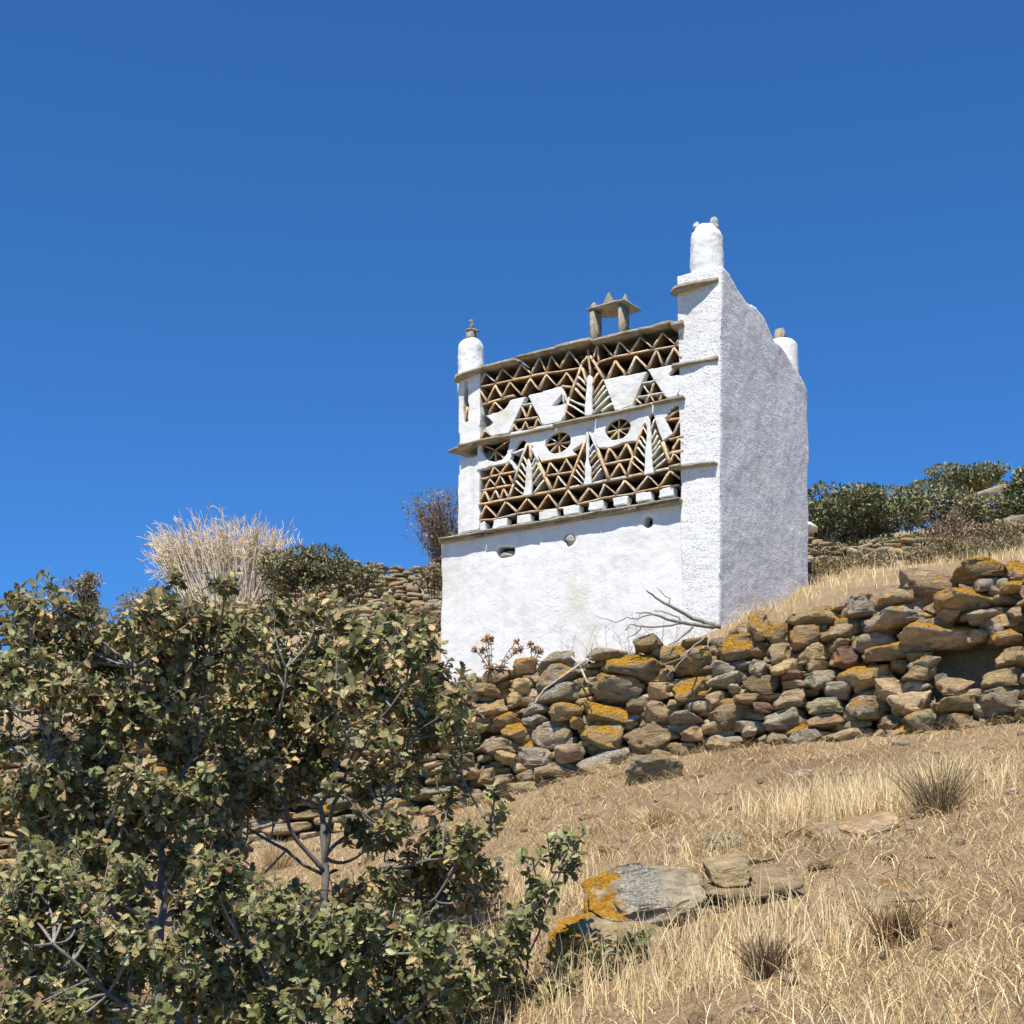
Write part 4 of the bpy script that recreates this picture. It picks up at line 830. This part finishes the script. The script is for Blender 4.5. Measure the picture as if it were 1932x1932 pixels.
def shrub(name, label, px, py, rx, ry, Y, n, leaf, cols, seed, cat='shrub', group=None, depth=None, stems=20, stemcol=(.16, .12, .08), clumps=26, twiggy=0, dropz=True):
    rg = np.random.default_rng(seed); c = np.array(at(px, py, Y)); sx = 1.15*rx*Y/FPX; sz = 1.12*ry*Y/FPX; sy = depth or sx*.7
    zb = min(c[2]-sz*.8, gz(c[0], Y)) if dropz else c[2]-sz
    root = empty(name, (c[0], Y, zb)); tag(root, label, cat, group); off = np.array([c[0], Y, zb])
    cl = rg.normal(size=(clumps, 3)); cl /= np.linalg.norm(cl, axis=1, keepdims=True); cl *= rg.uniform(.35, .86, (clumps, 1)); cr = rg.uniform(.18, .42, clumps)
    cl[:, 2] = np.where(cl[:, 2] < -.55, -cl[:, 2], cl[:, 2])
    k = rg.integers(clumps, size=n); v = rg.normal(size=(n, 3)); v /= np.linalg.norm(v, axis=1, keepdims=True); v *= rg.uniform(.5, 1, (n, 1))**.5
    P = (cl[k]+v*cr[k][:, None])*np.array([sx, sy, sz])+c-off
    D = v+rg.normal(size=(n, 3))*.6+np.array([0, 0, .4]); N = np.array([0, -.2, .8])+rg.normal(size=(n, 3))*.6
    cols = np.array(cols); ct = cols[rg.integers(len(cols), size=n)]*rg.uniform(.7, 1.3, (n, 1))*(.8+.4*rg.random(clumps))[k][:, None]
    if n: leaves_mesh('foliage', P, D, N, leaf*rg.uniform(.6, 1.3, n), ct, M_SHRUB, root, 'leaf')
    mb = MB()
    for i in range(stems):
        j = int(rg.integers(clumps)); e = cl[j]*np.array([sx, sy, sz])*1.0+c-off; a = np.array([rg.normal()*sx*.12, rg.normal()*sy*.12, .0]); m_ = (a+e)/2+rg.normal(size=3)*sx*.12
        pts = bez(a, m_, e, 5); g_ = rg.uniform(.7, 1.3); r0 = .006+.012*rg.random()
        mb.tube([Vector(p) for p in pts], list(np.linspace(r0, .004, 6)), 4, tuple(np.array(stemcol)*g_), cap=False)
        for q in range(twiggy):
            s_ = np.array(pts[int(rg.integers(2, 6))]); d_ = unit(rg.normal(size=3)+np.array([0, 0, .5])+.8*unit(e-a)); L = rg.uniform(.15, .5)*sz
            mb.tube([Vector(s_), Vector(s_+d_*L*.5+rg.normal(size=3)*.02), Vector(s_+d_*L)], [.005, .004, .0025], 3, tuple(np.array(stemcol)*rg.uniform(.7, 1.4)), cap=False)
    mb.build('branches', M_BARK, root, True); return root
GR = [(.13, .16, .065), (.16, .18, .085), (.24, .22, .11), (.09, .115, .045), (.33, .28, .15)]
OL = [(.23, .20, .10), (.28, .24, .13), (.16, .15, .07), (.33, .24, .12)]
BR = [(.2, .14, .085), (.16, .11, .07), (.26, .19, .12)]
HG = 'shrubs on the hill behind the tower'
shrub('shrub', 'wide green shrub directly right of the tower on the skyline', 1640, 975, 130, 62, 30, 9000, .085, GR, 71, group=HG, depth=1.2, stems=30)
shrub('shrub', 'green shrub touching the right wall of the tower', 1545, 985, 50, 48, 29, 2600, .08, GR, 72, group=HG, stems=12)
shrub('shrub', 'farther green shrub on the skyline behind the pale rock slab', 1820, 912, 110, 24, 37, 5000, .09, GR, 73, group=HG, depth=1.0, stems=14)
shrub('shrub', 'dark green shrub cut by the right edge of the picture', 1925, 950, 48, 72, 29, 4200, .085, GR, 74, group=HG, stems=20)
shrub('shrub', 'dull green shrub in front of the pale sloping rock slab', 1765, 968, 90, 44, 31, 4200, .085, GR+OL, 86, group=HG, stems=14)
shrub('shrub', 'low green shrub below the pale sloping rock slab', 1862, 968, 70, 34, 30, 2600, .08, GR+OL, 87, group=HG, stems=14)
shrub('shrub', 'brown twiggy shrub between the green shrubs and the terrace wall', 1800, 1005, 75, 48, 27, 1500, .05, BR, 75, group=HG, stems=60, twiggy=5, stemcol=(.2, .14, .1))
shrub('shrub', 'low olive shrub in the dry grass at the tower foot, right side', 1560, 1075, 45, 22, 25.5, 1100, .06, OL, 76, group=HG, stems=20, twiggy=3)
shrub('shrub', 'low dull shrub under the short tumbled wall', 1660, 1068, 70, 18, 25.5, 1200, .055, OL+BR, 77, group=HG, stems=30, twiggy=3)
shrub('shrub', 'dark olive shrub growing over the skyline wall, right of the pale reeds', 575, 1086, 95, 50, 30.5, 5200, .08, GR+OL+[(.09, .09, .045)], 78, group=HG, stems=24)
shrub('shrub', 'olive shrub covering the middle of the skyline wall', 668, 1096, 58, 36, 30.2, 2000, .075, OL+GR, 79, group=HG, stems=16)
shrub('shrub', 'grey twiggy almost leafless shrub behind the left corner of the tower', 838, 992, 84, 64, 26, 2400, .042, OL+BR[:1], 80, group=HG, stems=90, twiggy=12, stemcol=(.19, .14, .10), dropz=False, clumps=40)
shrub('shrub', 'brown scrub just right of the tower foot, behind the straw fringe', 1600, 1052, 70, 26, 27.5, 1500, .06, OL+BR, 88, group=HG, stems=40, twiggy=4, stemcol=(.2, .15, .1))
shrub('shrub', 'low dark scrub above the middle of the tumbled wall', 1700, 1040, 80, 28, 28.5, 2200, .065, GR+OL, 89, group=HG, stems=30, twiggy=2)
shrub('shrub', 'tawny scrub behind the topmost orange stone of the terrace wall', 1780, 1036, 70, 24, 26, 1200, .05, BR+OL, 91, group=HG, stems=50, twiggy=4, stemcol=(.24, .17, .11))
shrub('shrub', 'low scrub below the right edge shrub, over the dry terrace', 1890, 1018, 70, 24, 26.5, 1400, .055, OL+BR, 92, group=HG, stems=40, twiggy=3)
shrub('shrub', 'olive shrub at the end of the skyline wall, against the tower', 822, 1085, 32, 40, 29, 900, .07, OL, 81, group=HG, stems=12)
shrub('shrub', 'dry brown grass-like shrub at the left foot of the tower', 800, 1185, 38, 40, 24, 500, .05, BR, 82, group=HG, stems=90, twiggy=4, stemcol=(.28, .19, .1))
shrub('shrub', 'umbrella shaped dry shrub on the skyline behind the left oak', 160, 1112, 36, 30, 26, 900, .06, OL, 83, group=HG, stems=30, twiggy=3, dropz=False)
shrub('shrub', 'olive shrub under the umbrella shaped one behind the left oak', 165, 1155, 34, 34, 26, 900, .065, OL, 84, group=HG, stems=12)
shrub('shrub', 'low grey shrub on the slope left of the reed clump', 270, 1140, 50, 26, 30, 800, .06, OL+BR, 85, group=HG, stems=20, twiggy=2)

rs_ = random.Random(4)
for i in range(13):
    px = 1535+i*31+rs_.uniform(-10, 10); py = np.interp(px, [1520, 1660, 1800, 1932], [1086, 1072, 1046, 1030])+rs_.uniform(-8, 6)
    shrub('scrub_clump', 'low dry scrub clump between the tower and the terrace wall top', px, py, rs_.uniform(22, 34), rs_.uniform(12, 18), rs_.uniform(24.2, 25.6), 420, .05, rs_.choice((OL, BR+OL, GR+OL)), 300+i, 'scrub', 'low dry scrub between tower and terrace wall', stems=26, twiggy=3, stemcol=(.3, .22, .13))
# pale reed clump on the skyline
rg = np.random.default_rng(90); c = at(425, 1132, 31.5); RE = empty('reed_clump', (c.x, 31.5, c.z)); tag(RE, 'big clump of pale dry reeds leaning left on the skyline', 'reeds')
mb = MB(); pl = MB()
for i in range(620):
    u = rg.uniform(-1, 1); a = np.array([u*.85, rg.normal()*.3, -.1]); L = rg.uniform(1.1, 1.95)*(1-.15*abs(u)); lean = u*.40-.14+rg.normal()*.17
    d = unit(np.array([lean, rg.normal()*.15, 1])); e = a+d*L; m_ = (a+e)/2+np.array([.06*u+rg.normal()*.06, 0, .05])
    g_ = rg.uniform(.75, 1.2); pts = bez(a, m_, e, 4); mb.tube([Vector(p) for p in pts], [.008, .008, .007, .005, .003], 3, (.82*g_, .73*g_, .60*g_), cap=False)
    if rg.random() < .75:
        f_ = e-d*L*.3
        for q in range(7):
            s_ = e-d*L*rg.uniform(0, .45); w_ = unit(d+rg.normal(size=3)*.45); pl.tube([Vector(s_), Vector(s_+w_*.12), Vector(s_+w_*.2+np.array([0, 0, -.015]))], [.006, .008, .002], 3, (.78*g_, .63*g_, .42*g_), cap=False)
mb.build('stems', M_GRASS, RE); pl.build('plumes', M_GRASS, RE)
# pale bare rock patch on the right hill
pp_ = at(1868, 934, 33.5); V, Fc = stone_geo((.62, .4, .14), 333, 4, 8, (.1, -.35, 0)); o = join_stones('rock', [(V, Fc, np.array([.5, .43, .32]), (0, .1, 0))], M_ST); o.location = pp_; tag(o, 'pale sloping rock slab high on the hill between green shrubs', 'rock')
pp_ = at(1912, 990, 28); V, Fc = stone_geo((.3, .25, .13), 334, 4, 8); o = join_stones('rock', [(V, Fc, np.array([.45, .37, .24]), (0, .1, 0))], M_ST); o.location = pp_; tag(o, 'small tan rock under the shrub at the right edge', 'rock')

# ------------------------------------------------------------------ dead branch and thistles
def zz2(x, y, Y): return at((1250+x/1.68)*.644, (1250+y/1.68)*.644, Y)
DB = empty('dead_branch', zz2(1440, 985, 16.6)); tag(DB, 'bare grey dead branch sticking out over the wall top before the tower corner', 'branch'); offv = Vector(DB.location)
mb = MB()
for pts, r0, r1 in (([(1455, 985, 16.7), (1380, 965, 16.7), (1310, 945, 16.7), (1190, 880, 16.6), (1130, 840, 16.6), (1080, 805, 16.5)], .04, .010), ([(1190, 880, 16.6), (1195, 850, 16.6), (1135, 795, 16.6)], .012, .006), ([(1420, 985, 16.7), (1250, 965, 16.6), (1150, 935, 16.5), (1100, 915, 16.5), (1030, 915, 16.5)], .03, .008), ([(1250, 965, 16.6), (1240, 935, 16.6), (1170, 912, 16.6), (1120, 905, 16.5)], .014, .006), ([(1250, 965, 16.6), (1180, 985, 16.5), (1060, 985, 16.4), (1000, 970, 16.4), (980, 1003, 16.4)], .018, .006), ([(1060, 985, 16.4), (1020, 1020, 16.4), (985, 1040, 16.4)], .012, .006), ([(1110, 925, 16.5), (1040, 945, 16.5), (990, 940, 16.5), (930, 960, 16.5), (870, 945, 16.5), (828, 925, 16.5)], .011, .004), ([(1310, 985, 16.6), (1250, 1040, 16.4), (1190, 1075, 16.3)], .022, .008), ([(1370, 1030, 16.3), (1300, 1100, 16.1), (1250, 1140, 16.0), (1150, 1170, 15.9)], .014, .006), ([(1300, 1100, 16.1), (1240, 1170, 15.95), (1180, 1230, 15.85)], .010, .005), ([(1060, 915, 16.5), (1030, 940, 16.5)], .006, .004), ([(1000, 990, 16.4), (975, 1000, 16.4)], .006, .004)):
    P = [zz2(*q)-offv for q in pts]; Q = []; 
    for i in range(len(P)-1):
        for s_ in range(3): Q.append(P[i].lerp(P[i+1], s_/3)+Vector(RNG.normal(size=3)*.006))
    Q.append(P[-1]); mb.tube(Q, list(np.linspace(r0*.75, r1*.72, len(Q))), 6, (.25, .225, .195))
mb.build('branch', M_BARK, DB, True)
def zz7(x, y, Y): return at(901.6+.5333*x, 966+.5335*y, Y)
TW = MB(); 
for pts in ([(385, 525), (300, 585), (235, 630), (195, 690), (160, 705)], [(365, 560), (385, 605), (408, 615)], [(330, 515), (360, 545), (365, 560)]):
    P = [Vector(wall_point(901.6+.5333*x, 966+.5335*y))+Vector((0, -.06, 0)) for x, y in pts]; TW.tube(P, list(np.linspace(.014, .007, len(P))), 5, (.42, .36, .29))
o = TW.build('dead_twig', M_BARK, None, True); tag(o, 'thin pale dead twig hanging down the left part of the stone wall', 'twig')
def zt7(x, y, Y): return at((1300+x/4.293)*.644, (1850+y/4.293)*.644, Y)
for lab, bx, heads in (('tallest dry brown thistle on the wall top, left one', (590, 470), [(560, 85), (520, 105), (390, 230), (480, 230), (590, 100)]), ('arching dry thistle between two others on the wall top', (700, 450), [(915, 135), (970, 225), (900, 240)]), ('small dry thistle at the right end of the thistle row', (1110, 400), [(1090, 160), (1160, 225), (1210, 248)])):
    Y = 17.25; b0 = zt7(bx[0], bx[1], Y); th_ = empty('thistle', b0); tag(th_, lab, 'thistle', 'thistles on the wall top'); sm = MB(); hm = MB(); rg = np.random.default_rng(bx[0])
    for hx, hy in heads:
        e = zt7(hx, hy, Y+rg.uniform(-.05, .05))-b0; m_ = Vector((e.x*.3+rg.uniform(-.02, .02), 0, e.z*.55)); pts = bez(Vector((0, 0, -.05)), m_, e, 6); sm.tube(pts, .0055, 4, (.27, .15, .08))
        for q in range(9):
            s_ = pts[int(rg.integers(1, 7))]; d_ = Vector(unit(rg.normal(size=3)))*.06; d_.z = -abs(d_.z)*.8; sm.tube([s_, s_+d_*.6, s_+d_], [.006, .007, .001], 3, (.30, .18, .09), cap=False)
        for q in range(26):
            d_ = Vector(unit(rg.normal(size=3)+np.array([0, 0, .3]))); hm.tube([e, e+d_*.025, e+d_*rg.uniform(.04, .062)], [.013, .011, .001], 3, tuple(np.array([.36, .225, .13])*rg.uniform(.7, 1.3)), cap=False)
    for q in range(14):
        d_ = Vector(unit(rg.normal(size=3)*np.array([1, 1, .5])))*.12; d_.z = abs(d_.z); sm.tube([Vector((0, 0, 0)), d_*.5, d_+Vector((0, 0, -.03))], [.008, .009, .001], 3, (.32, .2, .1), cap=False)
    sm.build('stems', M_BARK, th_); hm.build('flower_heads', M_BARK, th_)

# ------------------------------------------------------------------ dry grass
def blades(name, X, Y, H, lean, W, cols, mat, kind='stuff', label=None, cat=None, z=None, group=None, flat=0):
    n = len(X); Z = ground(X, Y)-.01 if z is None else z
    a = RNG.uniform(0, 2*np.pi, n); dx = np.cos(a); dy = np.sin(a); tw = RNG.uniform(0, 2*np.pi, n)
    px = np.cos(tw)*W/2; py = np.sin(tw)*W/2; V = np.zeros((n, 7, 3)); s = [0, .35, .7, 1.0]; ww = [1, .9, .6, 0]
    for i in range(4):
        f_ = s[i]; lx = lean*H*(f_**1.7); zz = H*f_*np.sqrt(np.clip(1-(lean*f_**.8)**2*.55, .03, 1))
        cx_ = X+dx*lx; cy_ = Y+dy*lx; cz_ = Z+zz
        if i < 3:
            V[:, 2*i] = np.stack([cx_-px*ww[i], cy_-py*ww[i], cz_], 1); V[:, 2*i+1] = np.stack([cx_+px*ww[i], cy_+py*ww[i], cz_], 1)
        else: V[:, 6] = np.stack([cx_, cy_, cz_], 1)
    b = (np.arange(n)*7)[:, None]
    q = np.concatenate([b+np.array([0, 1, 3, 2]), b+np.array([2, 3, 5, 4])], 0); t3 = b+np.array([4, 5, 6])
    flat_ = np.concatenate([q.ravel(), t3.ravel()]); cnt = np.concatenate([np.full(len(q), 4), np.full(n, 3)])
    cols = np.array(cols); ct = cols[RNG.integers(len(cols), size=n)]*RNG.uniform(.75, 1.2, (n, 1))
    o = mesh_np(name, V.reshape(-1, 3), None, mat, None, tint=np.repeat(ct, 7, 0), loops=(flat_, cnt))
    return tag(o, label, cat, group, kind)
STRAW = [(.84, .67, .37), (.76, .58, .30), (.90, .76, .47), (.58, .42, .21), (.40, .275, .14)]
def scatter(n, x0, x1, y0, y1, dens):
    X = RNG.uniform(x0, x1, n); Y = RNG.uniform(y0, y1, n); k = RNG.random(n) < dens(X, Y); return X[k], Y[k]
def dlow(X, Y):
    W = yw(X); m = .5+.5*vn2(X, Y, .8, 12); m2 = .5+.5*vn2(X, Y, 3.4, 13)
    base = np.clip((m-.30)*2.0, .05, 1)*np.clip(m2*2.2-.7, .04, 1)
    near = np.clip((11.5-Y)/4.0, .12, 1)*np.clip((X*.35+.75), .35, 1.2)
    return np.where(Y < W-.05, base*near, 0)
X, Y = scatter(300000, -5, 7, 4.2, 17.5, dlow)
n = len(X); hk = np.clip((13.5-Y)/5, .35, 1)
blades('dry_grass', X, Y, RNG.uniform(.05, .20, n)*hk, RNG.uniform(.3, 1.25, n), RNG.uniform(.0024, .005, n), STRAW, M_GRASS, label='bleached dry grass scattered over the slope below the wall', cat='grass')
# upright taller straw in drifts on the right
X, Y = scatter(60000, -1, 6, 4.5, 12.5, lambda X, Y: np.clip((vn2(X, Y, .9, 31)-.05)*1.6, 0, .7)*np.clip(X*.5+.5, .1, 1))
n = len(X); blades('tall_dry_grass', X, Y, RNG.uniform(.14, .30, n), RNG.uniform(.05, .6, n), RNG.uniform(.003, .0055, n), STRAW[:3], M_GRASS, label='taller upright straw grass in drifts at the lower right', cat='grass')
# straw litter lying flat
X, Y = scatter(125000, -5, 7, 4.2, 17, lambda X, Y: np.where(Y < yw(X)-.05, np.clip(.55+.5*vn2(X, Y, 1.3, 17), .08, 1), 0))
n = len(X); blades('straw_litter', X, Y, RNG.uniform(.05, .24, n), RNG.uniform(1.15, 1.36, n), RNG.uniform(.003, .0062, n), STRAW[:2]+STRAW[3:]+[(.26, .175, .09), (.20, .135, .075), (.62, .47, .25), (.70, .55, .32)], M_GRASS, label='broken straw lying flat on the bare earth of the slope', cat='straw')
# terrace above the wall and around the tower
X, Y = scatter(120000, -8, 9, 15, 27, lambda X, Y: np.where(Y > yw(X)+.3, np.clip(.22+.6*vn2(X, Y, 1.1, 19), .05, 1)*np.where((X > 1.5) & (Y < 20.3), .22, .6), 0))
n = len(X); blades('terrace_grass', X, Y, RNG.uniform(.06, .26, n), RNG.uniform(.1, .8, n), RNG.uniform(.004, .008, n), STRAW, M_GRASS, label='dry grass on the terrace around the foot of the tower', cat='grass')
X, Y = scatter(60000, -16, 18, 24, 36, lambda X, Y: np.clip(.4+.6*vn2(X, Y, .7, 23), .1, 1)*np.where((X < 0) & (Y > 26), .12, .35))
n = len(X); blades('hill_grass', X, Y, RNG.uniform(.1, .3, n), RNG.uniform(.1, .8, n), RNG.uniform(.008, .016, n), STRAW+OL, M_GRASS, label='dry grass and low herbs on the hill behind the tower', cat='grass')
# loose pebbles
L = []; rg = np.random.default_rng(44)
for i in range(420):
    x = rg.uniform(-3, 5.5); y = rg.uniform(6, 16.3)
    if y > yw(x)-.1: continue
    s_ = rg.uniform(.012, .04)*(1.6 if rg.random() < .1 else 1); V, Fc = stone_geo((s_*1.3, s_, s_*.7), int(rg.integers(1e6)), 2, 5, (0, 0, rg.uniform(0, 6))); L.append((V+np.array([x, y, gz(x, y)+s_*.3]), Fc, stint('tgdtw'[int(rg.integers(5))], rg), (0, .1, 0)))
tag(join_stones('pebbles', L, M_ST), 'small loose pebbles strewn over the dry slope', 'pebbles', kind='stuff')
# single tufts that stand out
def tuft(label, px, py, hp, wp, cols, seed, n=260, cat='tussock', W=.005):
    p = gpix(px, py); rg = np.random.default_rng(seed); h = hp*p.y/FPX; r = wp*p.y/FPX/2
    mb = MB()
    for i in range(n):
        a = rg.uniform(0, 6.28); b0 = Vector((math.cos(a), math.sin(a), 0))*r*.4*rg.random(); d_ = Vector((math.cos(a)*rg.uniform(.1, 1.5)*r/h+rg.normal()*.2, math.sin(a)*rg.uniform(.1, 1.5)*r/h, 1)); L_ = h*rg.uniform(.4, 1.1)
        e = b0+d_*L_; cc = np.array(cols[int(rg.integers(len(cols)))])*rg.uniform(.7, 1.25); m_ = b0+d_*L_*.5+Vector((rg.normal()*.03*h, 0, .05*h+rg.normal()*.04*h)); mb.tube([b0+Vector((0, 0, -.02)), m_, e], [W*.5, W*.45, W*.15], 3, tuple(cc), cap=False)
    o = mb.build('tussock', M_GRASS, None); o.location = p; return tag(o, label, cat, 'tussocks on the slope')
GY_ = [(.34, .25, .15), (.42, .32, .19), (.22, .16, .09), (.56, .43, .25), (.20, .15, .08)]
RD = [(.22, .1, .05), (.3, .16, .08), (.36, .26, .15), (.16, .08, .04)]
tuft('dark grey tussock on the upper right of the slope, largest of the tussocks', 1770, 1535, 95, 150, GY_, 1, 300)
tuft('reddish brown tussock in the straw at the lower right', 1450, 1842, 70, 105, RD+GY_, 2, 360)
tuft('reddish tussock to the right of the lower rocks', 1690, 1785, 75, 110, RD+STRAW[3:], 3, 320)
tuft('small tan tussock seen between the oak stems', 520, 1640, 60, 90, STRAW, 4, 260)
tuft('small straw tussock under the grey wall-foot boulder', 1240, 1560, 40, 90, STRAW, 7, 200)
for i, (px, py) in enumerate(((1120, 1248), (1030, 1252), (960, 1268), (1275, 1205))):
    pass
# tall single stalks against the white wall
mb = MB(); rg = np.random.default_rng(8)
for i in range(34):
    px = rg.uniform(1040, 1280); Y = 17.6+rg.uniform(-.3, .5); x = at(px, 1200, Y).x; z = gz(x, Y); L_ = rg.uniform(.2, .55); e = Vector((x+rg.normal()*.12, Y, z+L_))
    P = bez(Vector((x, Y, z-.03)), Vector((x, Y, z+L_*.6)), e, 4); mb.tube(P, [.004, .004, .003, .003, .0015], 3, (.42, .34, .22), cap=False)
    for q in range(4): s_ = P[int(rg.integers(2, 5))]; mb.tube([s_, s_+Vector((rg.normal()*.05, 0, abs(rg.normal())*.05))], [.0025, .001], 3, (.42, .34, .22), cap=False)
tag(mb.build('dry_stalks', M_GRASS), 'thin dry seed stalks standing before the white lower wall', 'stalks', kind='stuff')
